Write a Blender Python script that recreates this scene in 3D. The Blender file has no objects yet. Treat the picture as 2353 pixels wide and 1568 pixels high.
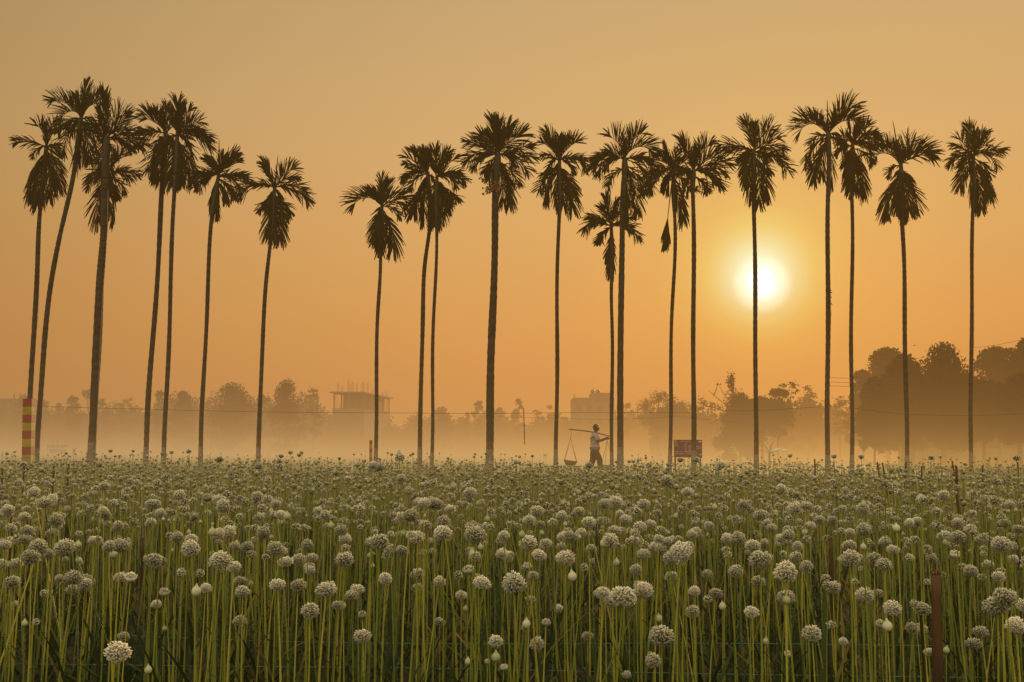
import bpy, bmesh, math, random
import numpy as np
from mathutils import Vector, Matrix, Euler

R = math.radians
random.seed(7)
rng = np.random.default_rng(11)
sc = bpy.context.scene
COL = sc.collection

# ------------------------------------------------------------------ camera
FPX = 2353 * 35.0 / 36.0          # focal length in reading units (picture read at 2353 wide)
CX, CY = 1176.5, 784.0
CAMZ = 1.3
cam_d = bpy.data.cameras.new('camera')
cam_d.lens = 35.0
cam_d.sensor_width = 36.0
cam_d.clip_start = 0.05
cam_d.clip_end = 6000
cam = bpy.data.objects.new('camera', cam_d)
COL.objects.link(cam)
CAM_M = (Matrix.Translation((0, 0, CAMZ)) @ Matrix.Rotation(R(90 + 6.46), 4, 'X')
         @ Matrix.Rotation(R(0.42), 4, 'Z'))
cam.matrix_world = CAM_M
sc.camera = cam
M3 = CAM_M.to_3x3()


def ray(u, v):
    d = M3 @ Vector(((u - CX) / FPX, (CY - v) / FPX, -1.0))
    return d.normalized()


def at(u, v, Y):
    d = ray(u, v)
    return Vector((0, 0, CAMZ)) + d * (Y / d.y)


INV = CAM_M.inverted()


def project(p):
    q = INV @ Vector(p)
    return CX + FPX * q.x / -q.z, CY - FPX * q.y / -q.z


def lin(r, g, b):
    def f(c):
        c /= 255.0
        return c / 12.92 if c <= 0.04045 else ((c + 0.055) / 1.055) ** 2.4
    return (f(r), f(g), f(b), 1.0)


# ------------------------------------------------------------------ object helpers
def tag(o, label=None, cat=None, group=None, kind=None):
    if label: o['label'] = label
    if cat: o['category'] = cat
    if group: o['group'] = group
    if kind: o['kind'] = kind
    return o


def empty(name, loc=(0, 0, 0), label=None, cat=None, group=None):
    o = bpy.data.objects.new(name, None)
    o.empty_display_size = 0.2
    o.location = loc
    COL.objects.link(o)
    return tag(o, label, cat, group)


class MB:
    """collects verts / faces, one mesh per build"""
    def __init__(self):
        self.v = []; self.f = []; self.m = []; self.sm = []; self.t = []

    def add(self, verts, faces, mat=0, smooth=False, tint=0.5):
        o = len(self.v)
        self.v.extend(tuple(p) for p in verts)
        if isinstance(tint, (int, float)):
            self.t.extend([float(tint)] * len(verts))
        else:
            self.t.extend(tint)
        for fa in faces:
            self.f.append(tuple(i + o for i in fa)); self.m.append(mat); self.sm.append(smooth)

    def box(self, c, s, mat=0, rot=None, tint=0.5):
        x, y, z = s[0] / 2, s[1] / 2, s[2] / 2
        vs = [Vector((sx * x, sy * y, sz * z)) for sz in (-1, 1) for sy in (-1, 1) for sx in (-1, 1)]
        if rot is not None: vs = [rot @ p for p in vs]
        vs = [p + Vector(c) for p in vs]
        self.add(vs, [(0, 2, 3, 1), (4, 5, 7, 6), (0, 1, 5, 4), (2, 6, 7, 3), (0, 4, 6, 2), (1, 3, 7, 5)], mat, False, tint)

    def tube(self, pts, radii, n=8, mat=0, cap=True, matf=None, tint=0.5):
        pts = [Vector(p) for p in pts]
        if isinstance(radii, (int, float)): radii = [radii] * len(pts)
        up = Vector((0.13, 0.97, 0.21)).normalized()
        vs = []; fs = []; ms = []
        for i, p in enumerate(pts):
            a = pts[max(0, i - 1)]; b = pts[min(len(pts) - 1, i + 1)]
            t = (b - a).normalized()
            x = t.cross(up)
            if x.length < 1e-3: x = t.cross(Vector((1, 0, 0)))
            x.normalize(); y = t.cross(x).normalized()
            for k in range(n):
                an = 2 * math.pi * k / n
                vs.append(p + (x * math.cos(an) + y * math.sin(an)) * radii[i])
        o = len(self.v)
        self.v.extend(tuple(p) for p in vs)
        self.t.extend([tint] * len(vs))
        for i in range(len(pts) - 1):
            mm = matf(i) if matf else mat
            for k in range(n):
                k2 = (k + 1) % n
                self.f.append((o + i * n + k, o + i * n + k2, o + (i + 1) * n + k2, o + (i + 1) * n + k))
                self.m.append(mm); self.sm.append(True)
        if cap:
            self.f.append(tuple(o + k for k in reversed(range(n)))); self.m.append(matf(0) if matf else mat); self.sm.append(False)
            e = o + (len(pts) - 1) * n
            self.f.append(tuple(e + k for k in range(n))); self.m.append(matf(len(pts) - 2) if matf else mat); self.sm.append(False)

    def mesh(self, name, mats):
        me = bpy.data.meshes.new(name)
        me.from_pydata(self.v, [], self.f)
        if not isinstance(mats, (list, tuple)): mats = [mats]
        for m in mats: me.materials.append(m)
        me.polygons.foreach_set('material_index', self.m)
        me.polygons.foreach_set('use_smooth', self.sm)
        a = me.attributes.new('tint', 'FLOAT', 'POINT')
        a.data.foreach_set('value', self.t)
        me.update()
        return me

    def build(self, name, mats, parent=None, loc=None):
        o = bpy.data.objects.new(name, self.mesh(name, mats))
        COL.objects.link(o)
        if parent is not None: o.parent = parent
        if loc is not None: o.location = loc
        return o


def np_mesh(name, V, loops, sizes, mats, tint=None, smooth=False, matidx=None):
    me = bpy.data.meshes.new(name)
    V = np.ascontiguousarray(V, dtype=np.float32)
    me.vertices.add(len(V)); me.vertices.foreach_set('co', V.ravel())
    loops = np.ascontiguousarray(loops, dtype=np.int32); sizes = np.asarray(sizes, dtype=np.int32)
    me.loops.add(len(loops)); me.loops.foreach_set('vertex_index', loops)
    me.polygons.add(len(sizes))
    st = np.concatenate([[0], np.cumsum(sizes)[:-1]]).astype(np.int32)
    me.polygons.foreach_set('loop_start', st)
    for m in (mats if isinstance(mats, (list, tuple)) else [mats]): me.materials.append(m)
    if matidx is not None: me.polygons.foreach_set('material_index', np.asarray(matidx, dtype=np.int32))
    if smooth is not False:
        me.polygons.foreach_set('use_smooth', np.broadcast_to(np.asarray(smooth, dtype=bool), len(sizes)).copy())
    if tint is not None:
        a = me.attributes.new('tint', 'FLOAT', 'POINT')
        a.data.foreach_set('value', np.ascontiguousarray(tint, dtype=np.float32))
    me.update(); me.validate()
    return me


# ------------------------------------------------------------------ materials
def new_mat(name):
    m = bpy.data.materials.new(name); m.use_nodes = True
    nt = m.node_tree; nt.nodes.clear()
    out = nt.nodes.new('ShaderNodeOutputMaterial')
    return m, nt, out


def ramp(nt, stops, interp='LINEAR'):
    r = nt.nodes.new('ShaderNodeValToRGB')
    r.color_ramp.interpolation = interp
    el = r.color_ramp.elements
    el[0].position, el[0].color = stops[0][0], (*stops[0][1][:3], 1)
    el[1].position, el[1].color = stops[-1][0], (*stops[-1][1][:3], 1)
    for p, c in stops[1:-1]:
        e = el.new(p); e.color = (*c[:3], 1)
    return r


def math_n(nt, op, a, b=None, clamp=False):
    n = nt.nodes.new('ShaderNodeMath'); n.operation = op; n.use_clamp = clamp
    for i, x in enumerate((a, b)):
        if x is None: continue
        if isinstance(x, (int, float)): n.inputs[i].default_value = x
        else: nt.links.new(x, n.inputs[i])
    return n.outputs[0]


def noise_mat(name, c1, c2, scale=5.0, rough=0.8, detail=5.0, bump=0.0, coord='Object', stretch=(1, 1, 1), spec=0.2, contrast=(0.35, 0.65)):
    m, nt, out = new_mat(name)
    tc = nt.nodes.new('ShaderNodeTexCoord'); mp = nt.nodes.new('ShaderNodeMapping')
    mp.inputs['Scale'].default_value = stretch
    nt.links.new(tc.outputs[coord], mp.inputs['Vector'])
    nz = nt.nodes.new('ShaderNodeTexNoise'); nz.inputs['Scale'].default_value = scale; nz.inputs['Detail'].default_value = detail
    nt.links.new(mp.outputs[0], nz.inputs['Vector'])
    r = ramp(nt, [(contrast[0], c1), (contrast[1], c2)])
    nt.links.new(nz.outputs['Fac'], r.inputs[0])
    b = nt.nodes.new('ShaderNodeBsdfPrincipled')
    b.inputs['Roughness'].default_value = rough
    b.inputs['Specular IOR Level'].default_value = spec
    nt.links.new(r.outputs[0], b.inputs['Base Color'])
    if bump:
        bp = nt.nodes.new('ShaderNodeBump'); bp.inputs['Strength'].default_value = bump; bp.inputs['Distance'].default_value = 0.03
        nt.links.new(nz.outputs['Fac'], bp.inputs['Height']); nt.links.new(bp.outputs[0], b.inputs['Normal'])
    nt.links.new(b.outputs[0], out.inputs['Surface'])
    return m


def leaf_mat(name, stops, trans=0.35, rand=0.25, rough=0.6, gloss=0.0, tcol=None, sheen=0.0):
    """tint attribute + per object randomness -> colour ramp, diffuse + translucent"""
    m, nt, out = new_mat(name)
    at_ = nt.nodes.new('ShaderNodeAttribute'); at_.attribute_name = 'tint'
    oi = nt.nodes.new('ShaderNodeObjectInfo')
    k = math_n(nt, 'MULTIPLY', math_n(nt, 'SUBTRACT', oi.outputs['Random'], 0.5), rand)
    f = math_n(nt, 'ADD', at_.outputs['Fac'], k, True)
    r = ramp(nt, stops); nt.links.new(f, r.inputs[0])
    col = r.outputs[0]
    d = nt.nodes.new('ShaderNodeBsdfDiffuse'); nt.links.new(col, d.inputs['Color'])
    t = nt.nodes.new('ShaderNodeBsdfTranslucent')
    if tcol:
        mx = nt.nodes.new('ShaderNodeMix'); mx.data_type = 'RGBA'; mx.blend_type = 'MULTIPLY'
        mx.inputs['Factor'].default_value = 1.0
        nt.links.new(col, mx.inputs['A']); mx.inputs['B'].default_value = (*tcol, 1)
        nt.links.new(mx.outputs['Result'], t.inputs['Color'])
    else:
        nt.links.new(col, t.inputs['Color'])
    mx = nt.nodes.new('ShaderNodeMixShader'); mx.inputs[0].default_value = trans
    nt.links.new(d.outputs[0], mx.inputs[1]); nt.links.new(t.outputs[0], mx.inputs[2])
    sh = mx.outputs[0]
    if gloss:
        g = nt.nodes.new('ShaderNodeBsdfGlossy'); g.inputs['Roughness'].default_value = rough
        g.inputs['Color'].default_value = (1, 1, 1, 1)
        fr = nt.nodes.new('ShaderNodeFresnel'); fr.inputs['IOR'].default_value = 1.35
        ff = math_n(nt, 'MULTIPLY', fr.outputs[0], gloss)
        m2 = nt.nodes.new('ShaderNodeMixShader')
        nt.links.new(ff, m2.inputs[0]); nt.links.new(sh, m2.inputs[1]); nt.links.new(g.outputs[0], m2.inputs[2])
        sh = m2.outputs[0]
    if sheen:      # dew and wax bloom: pale edges against the light
        sb = nt.nodes.new('ShaderNodeBsdfSheen'); sb.inputs['Color'].default_value = (1.0, 0.92, 0.72, 1); sb.inputs['Roughness'].default_value = 0.35
        m3 = nt.nodes.new('ShaderNodeMixShader'); m3.inputs[0].default_value = sheen
        a3 = nt.nodes.new('ShaderNodeAddShader'); nt.links.new(sh, a3.inputs[0]); nt.links.new(sb.outputs[0], a3.inputs[1])
        nt.links.new(sh, m3.inputs[1]); nt.links.new(a3.outputs[0], m3.inputs[2]); sh = m3.outputs[0]
    nt.links.new(sh, out.inputs['Surface'])
    return m


M_soil = noise_mat('soil', (0.008, 0.006, 0.004), (0.022, 0.016, 0.009), 6, 0.95, bump=0.6)
M_grass_ground = noise_mat('rough_grass', (0.05, 0.055, 0.02), (0.11, 0.10, 0.05), 0.8, 0.95)
M_trunk = noise_mat('palm_bark', (0.013, 0.009, 0.004), (0.034, 0.024, 0.012), 4.5, 0.9, bump=0.5, stretch=(1, 1, 2.0))
M_white = noise_mat('worn_whitewash', (0.06, 0.045, 0.03), (0.17, 0.14, 0.105), 9, 0.9)
M_redband = noise_mat('worn_red_paint', (0.045, 0.022, 0.012), (0.09, 0.028, 0.016), 8, 0.85)
M_shaft = noise_mat('palm_crownshaft', (0.011, 0.011, 0.003), (0.018, 0.018, 0.005), 4, 0.7)
M_frond = leaf_mat('palm_leaf', [(0, (0.010, 0.009, 0.003)), (0.6, (0.017, 0.017, 0.004)), (1, (0.030, 0.030, 0.006))], 0.2, 0.3, 0.6, 0.0)
M_fruit = noise_mat('areca_fruit', (0.09, 0.055, 0.015), (0.15, 0.08, 0.02), 3, 0.5)
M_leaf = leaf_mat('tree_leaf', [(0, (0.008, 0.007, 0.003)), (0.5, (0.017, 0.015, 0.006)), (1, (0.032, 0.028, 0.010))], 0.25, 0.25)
M_bark = noise_mat('tree_bark', (0.05, 0.036, 0.022), (0.11, 0.085, 0.06), 4, 0.9)
M_concrete = noise_mat('raw_concrete', (0.075, 0.06, 0.045), (0.11, 0.09, 0.07), 0.6, 0.9)
M_dark = noise_mat('dark_opening', (0.03, 0.025, 0.02), (0.05, 0.04, 0.03), 1, 0.9)
M_plaster = noise_mat('pale_plaster', (0.10, 0.08, 0.06), (0.15, 0.125, 0.095), 1.2, 0.9)
M_steel = noise_mat('rusty_steel', (0.06, 0.035, 0.02), (0.10, 0.06, 0.04), 6, 0.7)
M_tank = noise_mat('black_plastic_tank', (0.05, 0.045, 0.04), (0.08, 0.07, 0.06), 2, 0.5)
M_bamboo = noise_mat('weathered_bamboo', (0.028, 0.013, 0.004), (0.075, 0.036, 0.010), 12, 0.8, stretch=(1, 1, 0.2), bump=0.4)
M_pole = noise_mat('bamboo_pole', (0.07, 0.045, 0.02), (0.11, 0.07, 0.03), 10, 0.7)
M_rope = noise_mat('rope', (0.12, 0.085, 0.045), (0.18, 0.13, 0.07), 30, 0.9)
M_basket = noise_mat('woven_basket', (0.12, 0.075, 0.03), (0.24, 0.16, 0.07), 40, 0.85, stretch=(1, 1, 3))
M_red = noise_mat('red_paint', (0.13, 0.010, 0.003), (0.17, 0.018, 0.006), 5, 0.7)
M_yellow = noise_mat('yellow_paint', (0.17, 0.125, 0.002), (0.22, 0.165, 0.004), 5, 0.7)
M_maroon = noise_mat('maroon_sign', (0.075, 0.018, 0.026), (0.095, 0.024, 0.034), 3, 0.6)
M_signwhite = noise_mat('sign_white_lettering', (0.50, 0.38, 0.34), (0.62, 0.48, 0.43), 8, 0.7)
M_signyellow = noise_mat('sign_yellow_lettering', (0.40, 0.27, 0.02), (0.5, 0.34, 0.03), 8, 0.7)
M_wire = noise_mat('cable', (0.03, 0.022, 0.015), (0.05, 0.035, 0.025), 4, 0.6)
M_string = noise_mat('green_nylon_string', (0.06, 0.22, 0.16), (0.09, 0.28, 0.21), 20, 0.5)
M_skin = noise_mat('skin', (0.042, 0.021, 0.010), (0.055, 0.027, 0.014), 6, 0.6)
M_hair = noise_mat('black_hair', (0.010, 0.008, 0.006), (0.02, 0.016, 0.012), 30, 0.6)
M_shirt = noise_mat('grey_shirt', (0.19, 0.155, 0.14), (0.26, 0.215, 0.195), 6, 0.9, bump=0.3)
M_trousers = noise_mat('brown_trousers', (0.03, 0.019, 0.008), (0.045, 0.028, 0.012), 6, 0.9)
M_bird = noise_mat('dark_feathers', (0.015, 0.012, 0.01), (0.03, 0.024, 0.02), 10, 0.7)
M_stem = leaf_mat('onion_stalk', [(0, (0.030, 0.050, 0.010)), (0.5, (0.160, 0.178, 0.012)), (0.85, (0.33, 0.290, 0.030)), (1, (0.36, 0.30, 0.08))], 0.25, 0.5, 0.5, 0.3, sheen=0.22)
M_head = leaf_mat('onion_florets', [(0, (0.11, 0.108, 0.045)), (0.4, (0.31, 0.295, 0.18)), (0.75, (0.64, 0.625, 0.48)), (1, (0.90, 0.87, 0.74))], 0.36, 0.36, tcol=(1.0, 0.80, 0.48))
M_bud = leaf_mat('papery_bud', [(0, (0.20, 0.23, 0.08)), (0.5, (0.36, 0.36, 0.21)), (1, (0.55, 0.52, 0.38))], 0.25, 0.5)
M_onleaf = leaf_mat('onion_leaf', [(0, (0.012, 0.022, 0.008)), (0.5, (0.032, 0.046, 0.013)), (0.8, (0.08, 0.07, 0.018)), (1, (0.14, 0.09, 0.028))], 0.25, 0.2)

# ------------------------------------------------------------------ sky, sun
SUN = ray(1751, 654)
sun_el = math.asin(SUN.z)
sun_az = math.atan2(SUN.x, SUN.y)

w = bpy.data.worlds.new('World'); sc.world = w; w.use_nodes = True
nt = w.node_tree; nt.nodes.clear()
wo = nt.nodes.new('ShaderNodeOutputWorld')
tc = nt.nodes.new('ShaderNodeTexCoord')
nrm = nt.nodes.new('ShaderNodeVectorMath'); nrm.operation = 'NORMALIZE'
nt.links.new(tc.outputs['Generated'], nrm.inputs[0])
dt = nt.nodes.new('ShaderNodeVectorMath'); dt.operation = 'DOT_PRODUCT'
nt.links.new(nrm.outputs[0], dt.inputs[0]); dt.inputs[1].default_value = SUN
ang = math_n(nt, 'ARCCOSINE', math_n(nt, 'MINIMUM', dt.outputs['Value'], 1.0))
sep = nt.nodes.new('ShaderNodeSeparateXYZ'); nt.links.new(nrm.outputs[0], sep.inputs[0])
zc = math_n(nt, 'MAXIMUM', sep.outputs['Z'], 0.0)
elev = ramp(nt, [(0.0, lin(228, 151, 77)), (0.06, lin(233, 158, 83)), (0.13, lin(235, 168, 92)), (0.22, lin(232, 177, 106)),
                 (0.30, lin(226, 180, 117)), (0.42, lin(213, 176, 121)), (0.65, lin(190, 165, 125)), (1.0, lin(165, 155, 135))])
nt.links.new(zc, elev.inputs[0])
g = lambda x: (x, x, x)
fall = ramp(nt, [(0.0, (1.0, 1.0, .96)), (0.05, (1.0, 1.0, 0.97)), (0.11, (0.95, 0.96, 0.98)), (0.18, (0.82, 0.83, 0.86)), (0.24, (0.66, 0.68, 0.70)), (0.36, (0.52, 0.55, 0.56)), (0.55, (0.45, 0.48, 0.52)), (1.0, (0.40, 0.44, 0.50))])
for e in fall.color_ramp.elements: e.color = (min(e.color[0], 1.0), min(e.color[1], 1.0), min(e.color[2], 1.0), 1)
nt.links.new(math_n(nt, 'DIVIDE', ang, math.pi), fall.inputs[0])
mul = nt.nodes.new('ShaderNodeMix'); mul.data_type = 'RGBA'; mul.blend_type = 'MULTIPLY'; mul.inputs['Factor'].default_value = 1
nt.links.new(elev.outputs[0], mul.inputs['A']); nt.links.new(fall.outputs[0], mul.inputs['B'])
# glow round the sun, stretched a little upwards by its own ramp
k33 = lambda px: px / FPX / 0.33
dt2 = nt.nodes.new('ShaderNodeVectorMath'); dt2.operation = 'DOT_PRODUCT'
nt.links.new(nrm.outputs[0], dt2.inputs[0]); dt2.inputs[1].default_value = ray(1746, 634)
ang2 = math_n(nt, 'ARCCOSINE', math_n(nt, 'MINIMUM', dt2.outputs['Value'], 1.0))
glow = ramp(nt, [(0.0, (.4, .95, 1.0)), (k33(22), (.35, .82, .76)), (k33(36), (.30, .70, .56)), (k33(50), (.28, .63, .52)), (k33(68), (.25, .50, .33)), (k33(90), (.21, .36, .17)), (k33(118), (.17, .235, .05)),
                 (k33(160), (.12, .115, .008)), (k33(230), (.07, .045, 0)), (k33(420), (0.01, .008, 0)), (1.0, (0, 0, 0))])
nt.links.new(math_n(nt, 'DIVIDE', ang2, 0.33), glow.inputs[0])
core = ramp(nt, [(0.0, (1, 1, 1)), (0.3, (.75, .75, .7)), (0.6, (.22, .24, .24)), (1.0, (0, 0, 0))], 'EASE')
nt.links.new(math_n(nt, 'DIVIDE', ang, 0.031), core.inputs[0])
add = nt.nodes.new('ShaderNodeMix'); add.data_type = 'RGBA'; add.blend_type = 'ADD'; add.inputs['Factor'].default_value = 1
nt.links.new(mul.outputs['Result'], add.inputs['A']); nt.links.new(glow.outputs[0], add.inputs['B'])
add2 = nt.nodes.new('ShaderNodeMix'); add2.data_type = 'RGBA'; add2.blend_type = 'ADD'; add2.inputs['Factor'].default_value = 1
nt.links.new(add.outputs['Result'], add2.inputs['A']); nt.links.new(core.outputs[0], add2.inputs['B'])
sky = nt.nodes.new('ShaderNodeTexSky'); sky.sky_type = 'NISHITA'; sky.sun_disc = False
sky.sun_elevation = sun_el; sky.sun_rotation = sun_az; sky.dust_density = 4.0; sky.air_density = 1.5
b1 = nt.nodes.new('ShaderNodeBackground'); nt.links.new(sky.outputs[0], b1.inputs['Color']); b1.inputs['Strength'].default_value = 0.15
b2 = nt.nodes.new('ShaderNodeBackground'); nt.links.new(add2.outputs['Result'], b2.inputs['Color'])
zen = nt.nodes.new('ShaderNodeMapRange'); zen.interpolation_type = 'SMOOTHSTEP'
nt.links.new(zc, zen.inputs['Value']); zen.inputs['From Min'].default_value = 0.45; zen.inputs['From Max'].default_value = 0.85
zen.inputs['To Min'].default_value = 0.95; zen.inputs['To Max'].default_value = 8.0      # zenith brightened out of view, added fill light for the field
nt.links.new(zen.outputs[0], b2.inputs['Strength'])
# haze-lit half of the sky in front, clear sky behind the viewer
mr = nt.nodes.new('ShaderNodeMapRange'); mr.interpolation_type = 'SMOOTHSTEP'
nt.links.new(ang, mr.inputs['Value'])
mr.inputs['From Min'].default_value = 0.9; mr.inputs['From Max'].default_value = 1.9
mr.inputs['To Min'].default_value = 0.0; mr.inputs['To Min'].default_value = 0.0; mr.inputs['To Max'].default_value = 0.22
mxs = nt.nodes.new('ShaderNodeMixShader')
nt.links.new(mr.outputs[0], mxs.inputs[0]); nt.links.new(b2.outputs[0], mxs.inputs[1]); nt.links.new(b1.outputs[0], mxs.inputs[2])
# added warm fill glow behind the viewer, unseen: lights the field from the front
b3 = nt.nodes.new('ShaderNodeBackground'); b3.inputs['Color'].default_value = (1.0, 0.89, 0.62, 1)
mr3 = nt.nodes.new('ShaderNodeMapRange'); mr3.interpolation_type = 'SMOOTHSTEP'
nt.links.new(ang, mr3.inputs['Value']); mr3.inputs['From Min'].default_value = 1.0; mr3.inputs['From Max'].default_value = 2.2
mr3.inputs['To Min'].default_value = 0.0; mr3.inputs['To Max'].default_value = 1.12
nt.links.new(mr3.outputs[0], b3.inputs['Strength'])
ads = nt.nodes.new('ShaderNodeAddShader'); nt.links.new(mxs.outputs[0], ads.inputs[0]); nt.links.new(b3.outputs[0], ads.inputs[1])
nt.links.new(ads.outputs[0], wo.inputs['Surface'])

sl = bpy.data.lights.new('sun', 'SUN'); sl.energy = 6.5; sl.angle = R(1.2); sl.color = (1.0, 0.68, 0.28)
so = bpy.data.objects.new('sun', sl); COL.objects.link(so)
so.rotation_euler = SUN.to_track_quat('Z', 'Y').to_euler()
so.location = (12, 40, 20)

# ------------------------------------------------------------------ ground
GZ = 0.65                                    # level of the bund and the land behind the field


def ground_z(x, y):
    if y < 32.2: return 0.0
    t = min(1.0, (y - 32.2) / 1.3)
    return GZ * t * t * (3 - 2 * t)


ys = [-6, 0] + list(np.arange(2, 32.2, 1.0)) + list(np.linspace(32.2, 33.6, 8)) + [36, 40, 50, 65, 85, 120, 170, 240, 350, 600, 1200, 2500]
xs = [-2500, -900, -400, -200, -120, -80, -50] + list(np.arange(-36, 37, 2.0)) + [50, 80, 120, 200, 400, 900, 2500]
V = []; F = []; MI = []
for y in ys:
    for x in xs:
        V.append((x, y, ground_z(x, y) + (random.uniform(-.02, .02) if abs(x) < 60 and y < 40 else 0)))
nx = len(xs)
for j in range(len(ys) - 1):
    for i in range(nx - 1):
        F.append((j * nx + i, j * nx + i + 1, (j + 1) * nx + i + 1, (j + 1) * nx + i))
        MI.append(0 if ys[j] < 31.9 else 1)
me = bpy.data.meshes.new('ground'); me.from_pydata(V, [], F)
me.materials.append(M_soil); me.materials.append(M_grass_ground)
me.polygons.foreach_set('material_index', MI); me.update()
ground = bpy.data.objects.new('ground', me); COL.objects.link(ground)
tag(ground, kind='structure')

# ------------------------------------------------------------------ haze: one body of air that gets thick near the land behind the palms
m, nt, out = new_mat('morning_mist')
geo = nt.nodes.new('ShaderNodeNewGeometry')
sp = nt.nodes.new('ShaderNodeSeparateXYZ'); nt.links.new(geo.outputs['Position'], sp.inputs[0])
X, Y_, Z = sp.outputs


def smooth(val, a, b, lo=0.0, hi=1.0):
    n = nt.nodes.new('ShaderNodeMapRange'); n.interpolation_type = 'SMOOTHSTEP'
    nt.links.new(val, n.inputs['Value'])
    n.inputs['From Min'].default_value = a; n.inputs['From Max'].default_value = b
    n.inputs['To Min'].default_value = lo; n.inputs['To Max'].default_value = hi
    return n.outputs[0]


hz = math_n(nt, 'MAXIMUM', math_n(nt, 'SUBTRACT', Z, GZ), 0.0)
low = math_n(nt, 'EXPONENT', math_n(nt, 'DIVIDE', hz, -1.5))
mid = math_n(nt, 'EXPONENT', math_n(nt, 'DIVIDE', hz, -7.0))
far = smooth(Y_, 14, 75)
near = smooth(Y_, 5, 46)  # low mist thickened over the crop, also standing in for golden backlight
dens = math_n(nt, 'ADD', math_n(nt, 'MULTIPLY', math_n(nt, 'MULTIPLY', low, 0.018), near),
              math_n(nt, 'ADD', math_n(nt, 'MULTIPLY', math_n(nt, 'MULTIPLY', mid, 0.0047), far), 0.0014))
az = math_n(nt, 'DIVIDE', X, math_n(nt, 'ADD', Y_, 20.0))
c_hi = ramp(nt, [(0.0, lin(170, 126, 74)), (0.40, lin(199, 142, 80)), (0.74, lin(226, 155, 78)), (1.0, lin(190, 134, 68))])
c_lo = ramp(nt, [(0.0, lin(181, 149, 104)), (0.40, lin(203, 162, 104)), (0.74, lin(215, 167, 95)), (1.0, lin(180, 137, 76))])
azn = nt.nodes.new('ShaderNodeMapRange'); nt.links.new(az, azn.inputs['Value'])
azn.inputs['From Min'].default_value = -0.55; azn.inputs['From Max'].default_value = 0.55
nt.links.new(azn.outputs[0], c_hi.inputs[0]); nt.links.new(azn.outputs[0], c_lo.inputs[0])
mc = nt.nodes.new('ShaderNodeMix'); mc.data_type = 'RGBA'
nt.links.new(math_n(nt, 'EXPONENT', math_n(nt, 'DIVIDE', hz, -2.6)), mc.inputs['Factor'])
nt.links.new(c_hi.outputs[0], mc.inputs['A']); nt.links.new(c_lo.outputs[0], mc.inputs['B'])
va = nt.nodes.new('ShaderNodeVolumeAbsorption'); va.inputs['Color'].default_value = (0, 0, 0, 1)
nt.links.new(dens, va.inputs['Density'])
ve = nt.nodes.new('ShaderNodeEmission'); nt.links.new(mc.outputs['Result'], ve.inputs['Color']); nt.links.new(dens, ve.inputs['Strength'])  # sunlit glow of the mist put in as emission colour, brighter sunward
ad = nt.nodes.new('ShaderNodeAddShader'); nt.links.new(va.outputs[0], ad.inputs[0]); nt.links.new(ve.outputs[0], ad.inputs[1])
nt.links.new(ad.outputs[0], out.inputs['Volume'])
m.cycles.homogeneous_volume = False
M_mist = m
b = MB(); b.box((0, 210, 13.0), (900, 440, 30.0))
mist = b.build('mist', M_mist)
tag(mist, 'pale golden morning mist lying over the land behind the palms', 'mist', kind='stuff')

# ------------------------------------------------------------------ palms


def catmull(pts, n):
    P = [pts[0] + (pts[0] - pts[1])] + pts + [pts[-1] + (pts[-1] - pts[-2])]
    res = []
    seg = len(pts) - 1
    for k in range(n + 1):
        s = k / n * seg; i = min(int(s), seg - 1); t = s - i
        p0, p1, p2, p3 = P[i:i + 4]
        res.append(0.5 * ((2 * p1) + (p2 - p0) * t + (2 * p0 - 5 * p1 + 4 * p2 - p3) * t * t + (3 * p1 - p0 - 3 * p2 + p3) * t ** 3))
    return res


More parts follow.
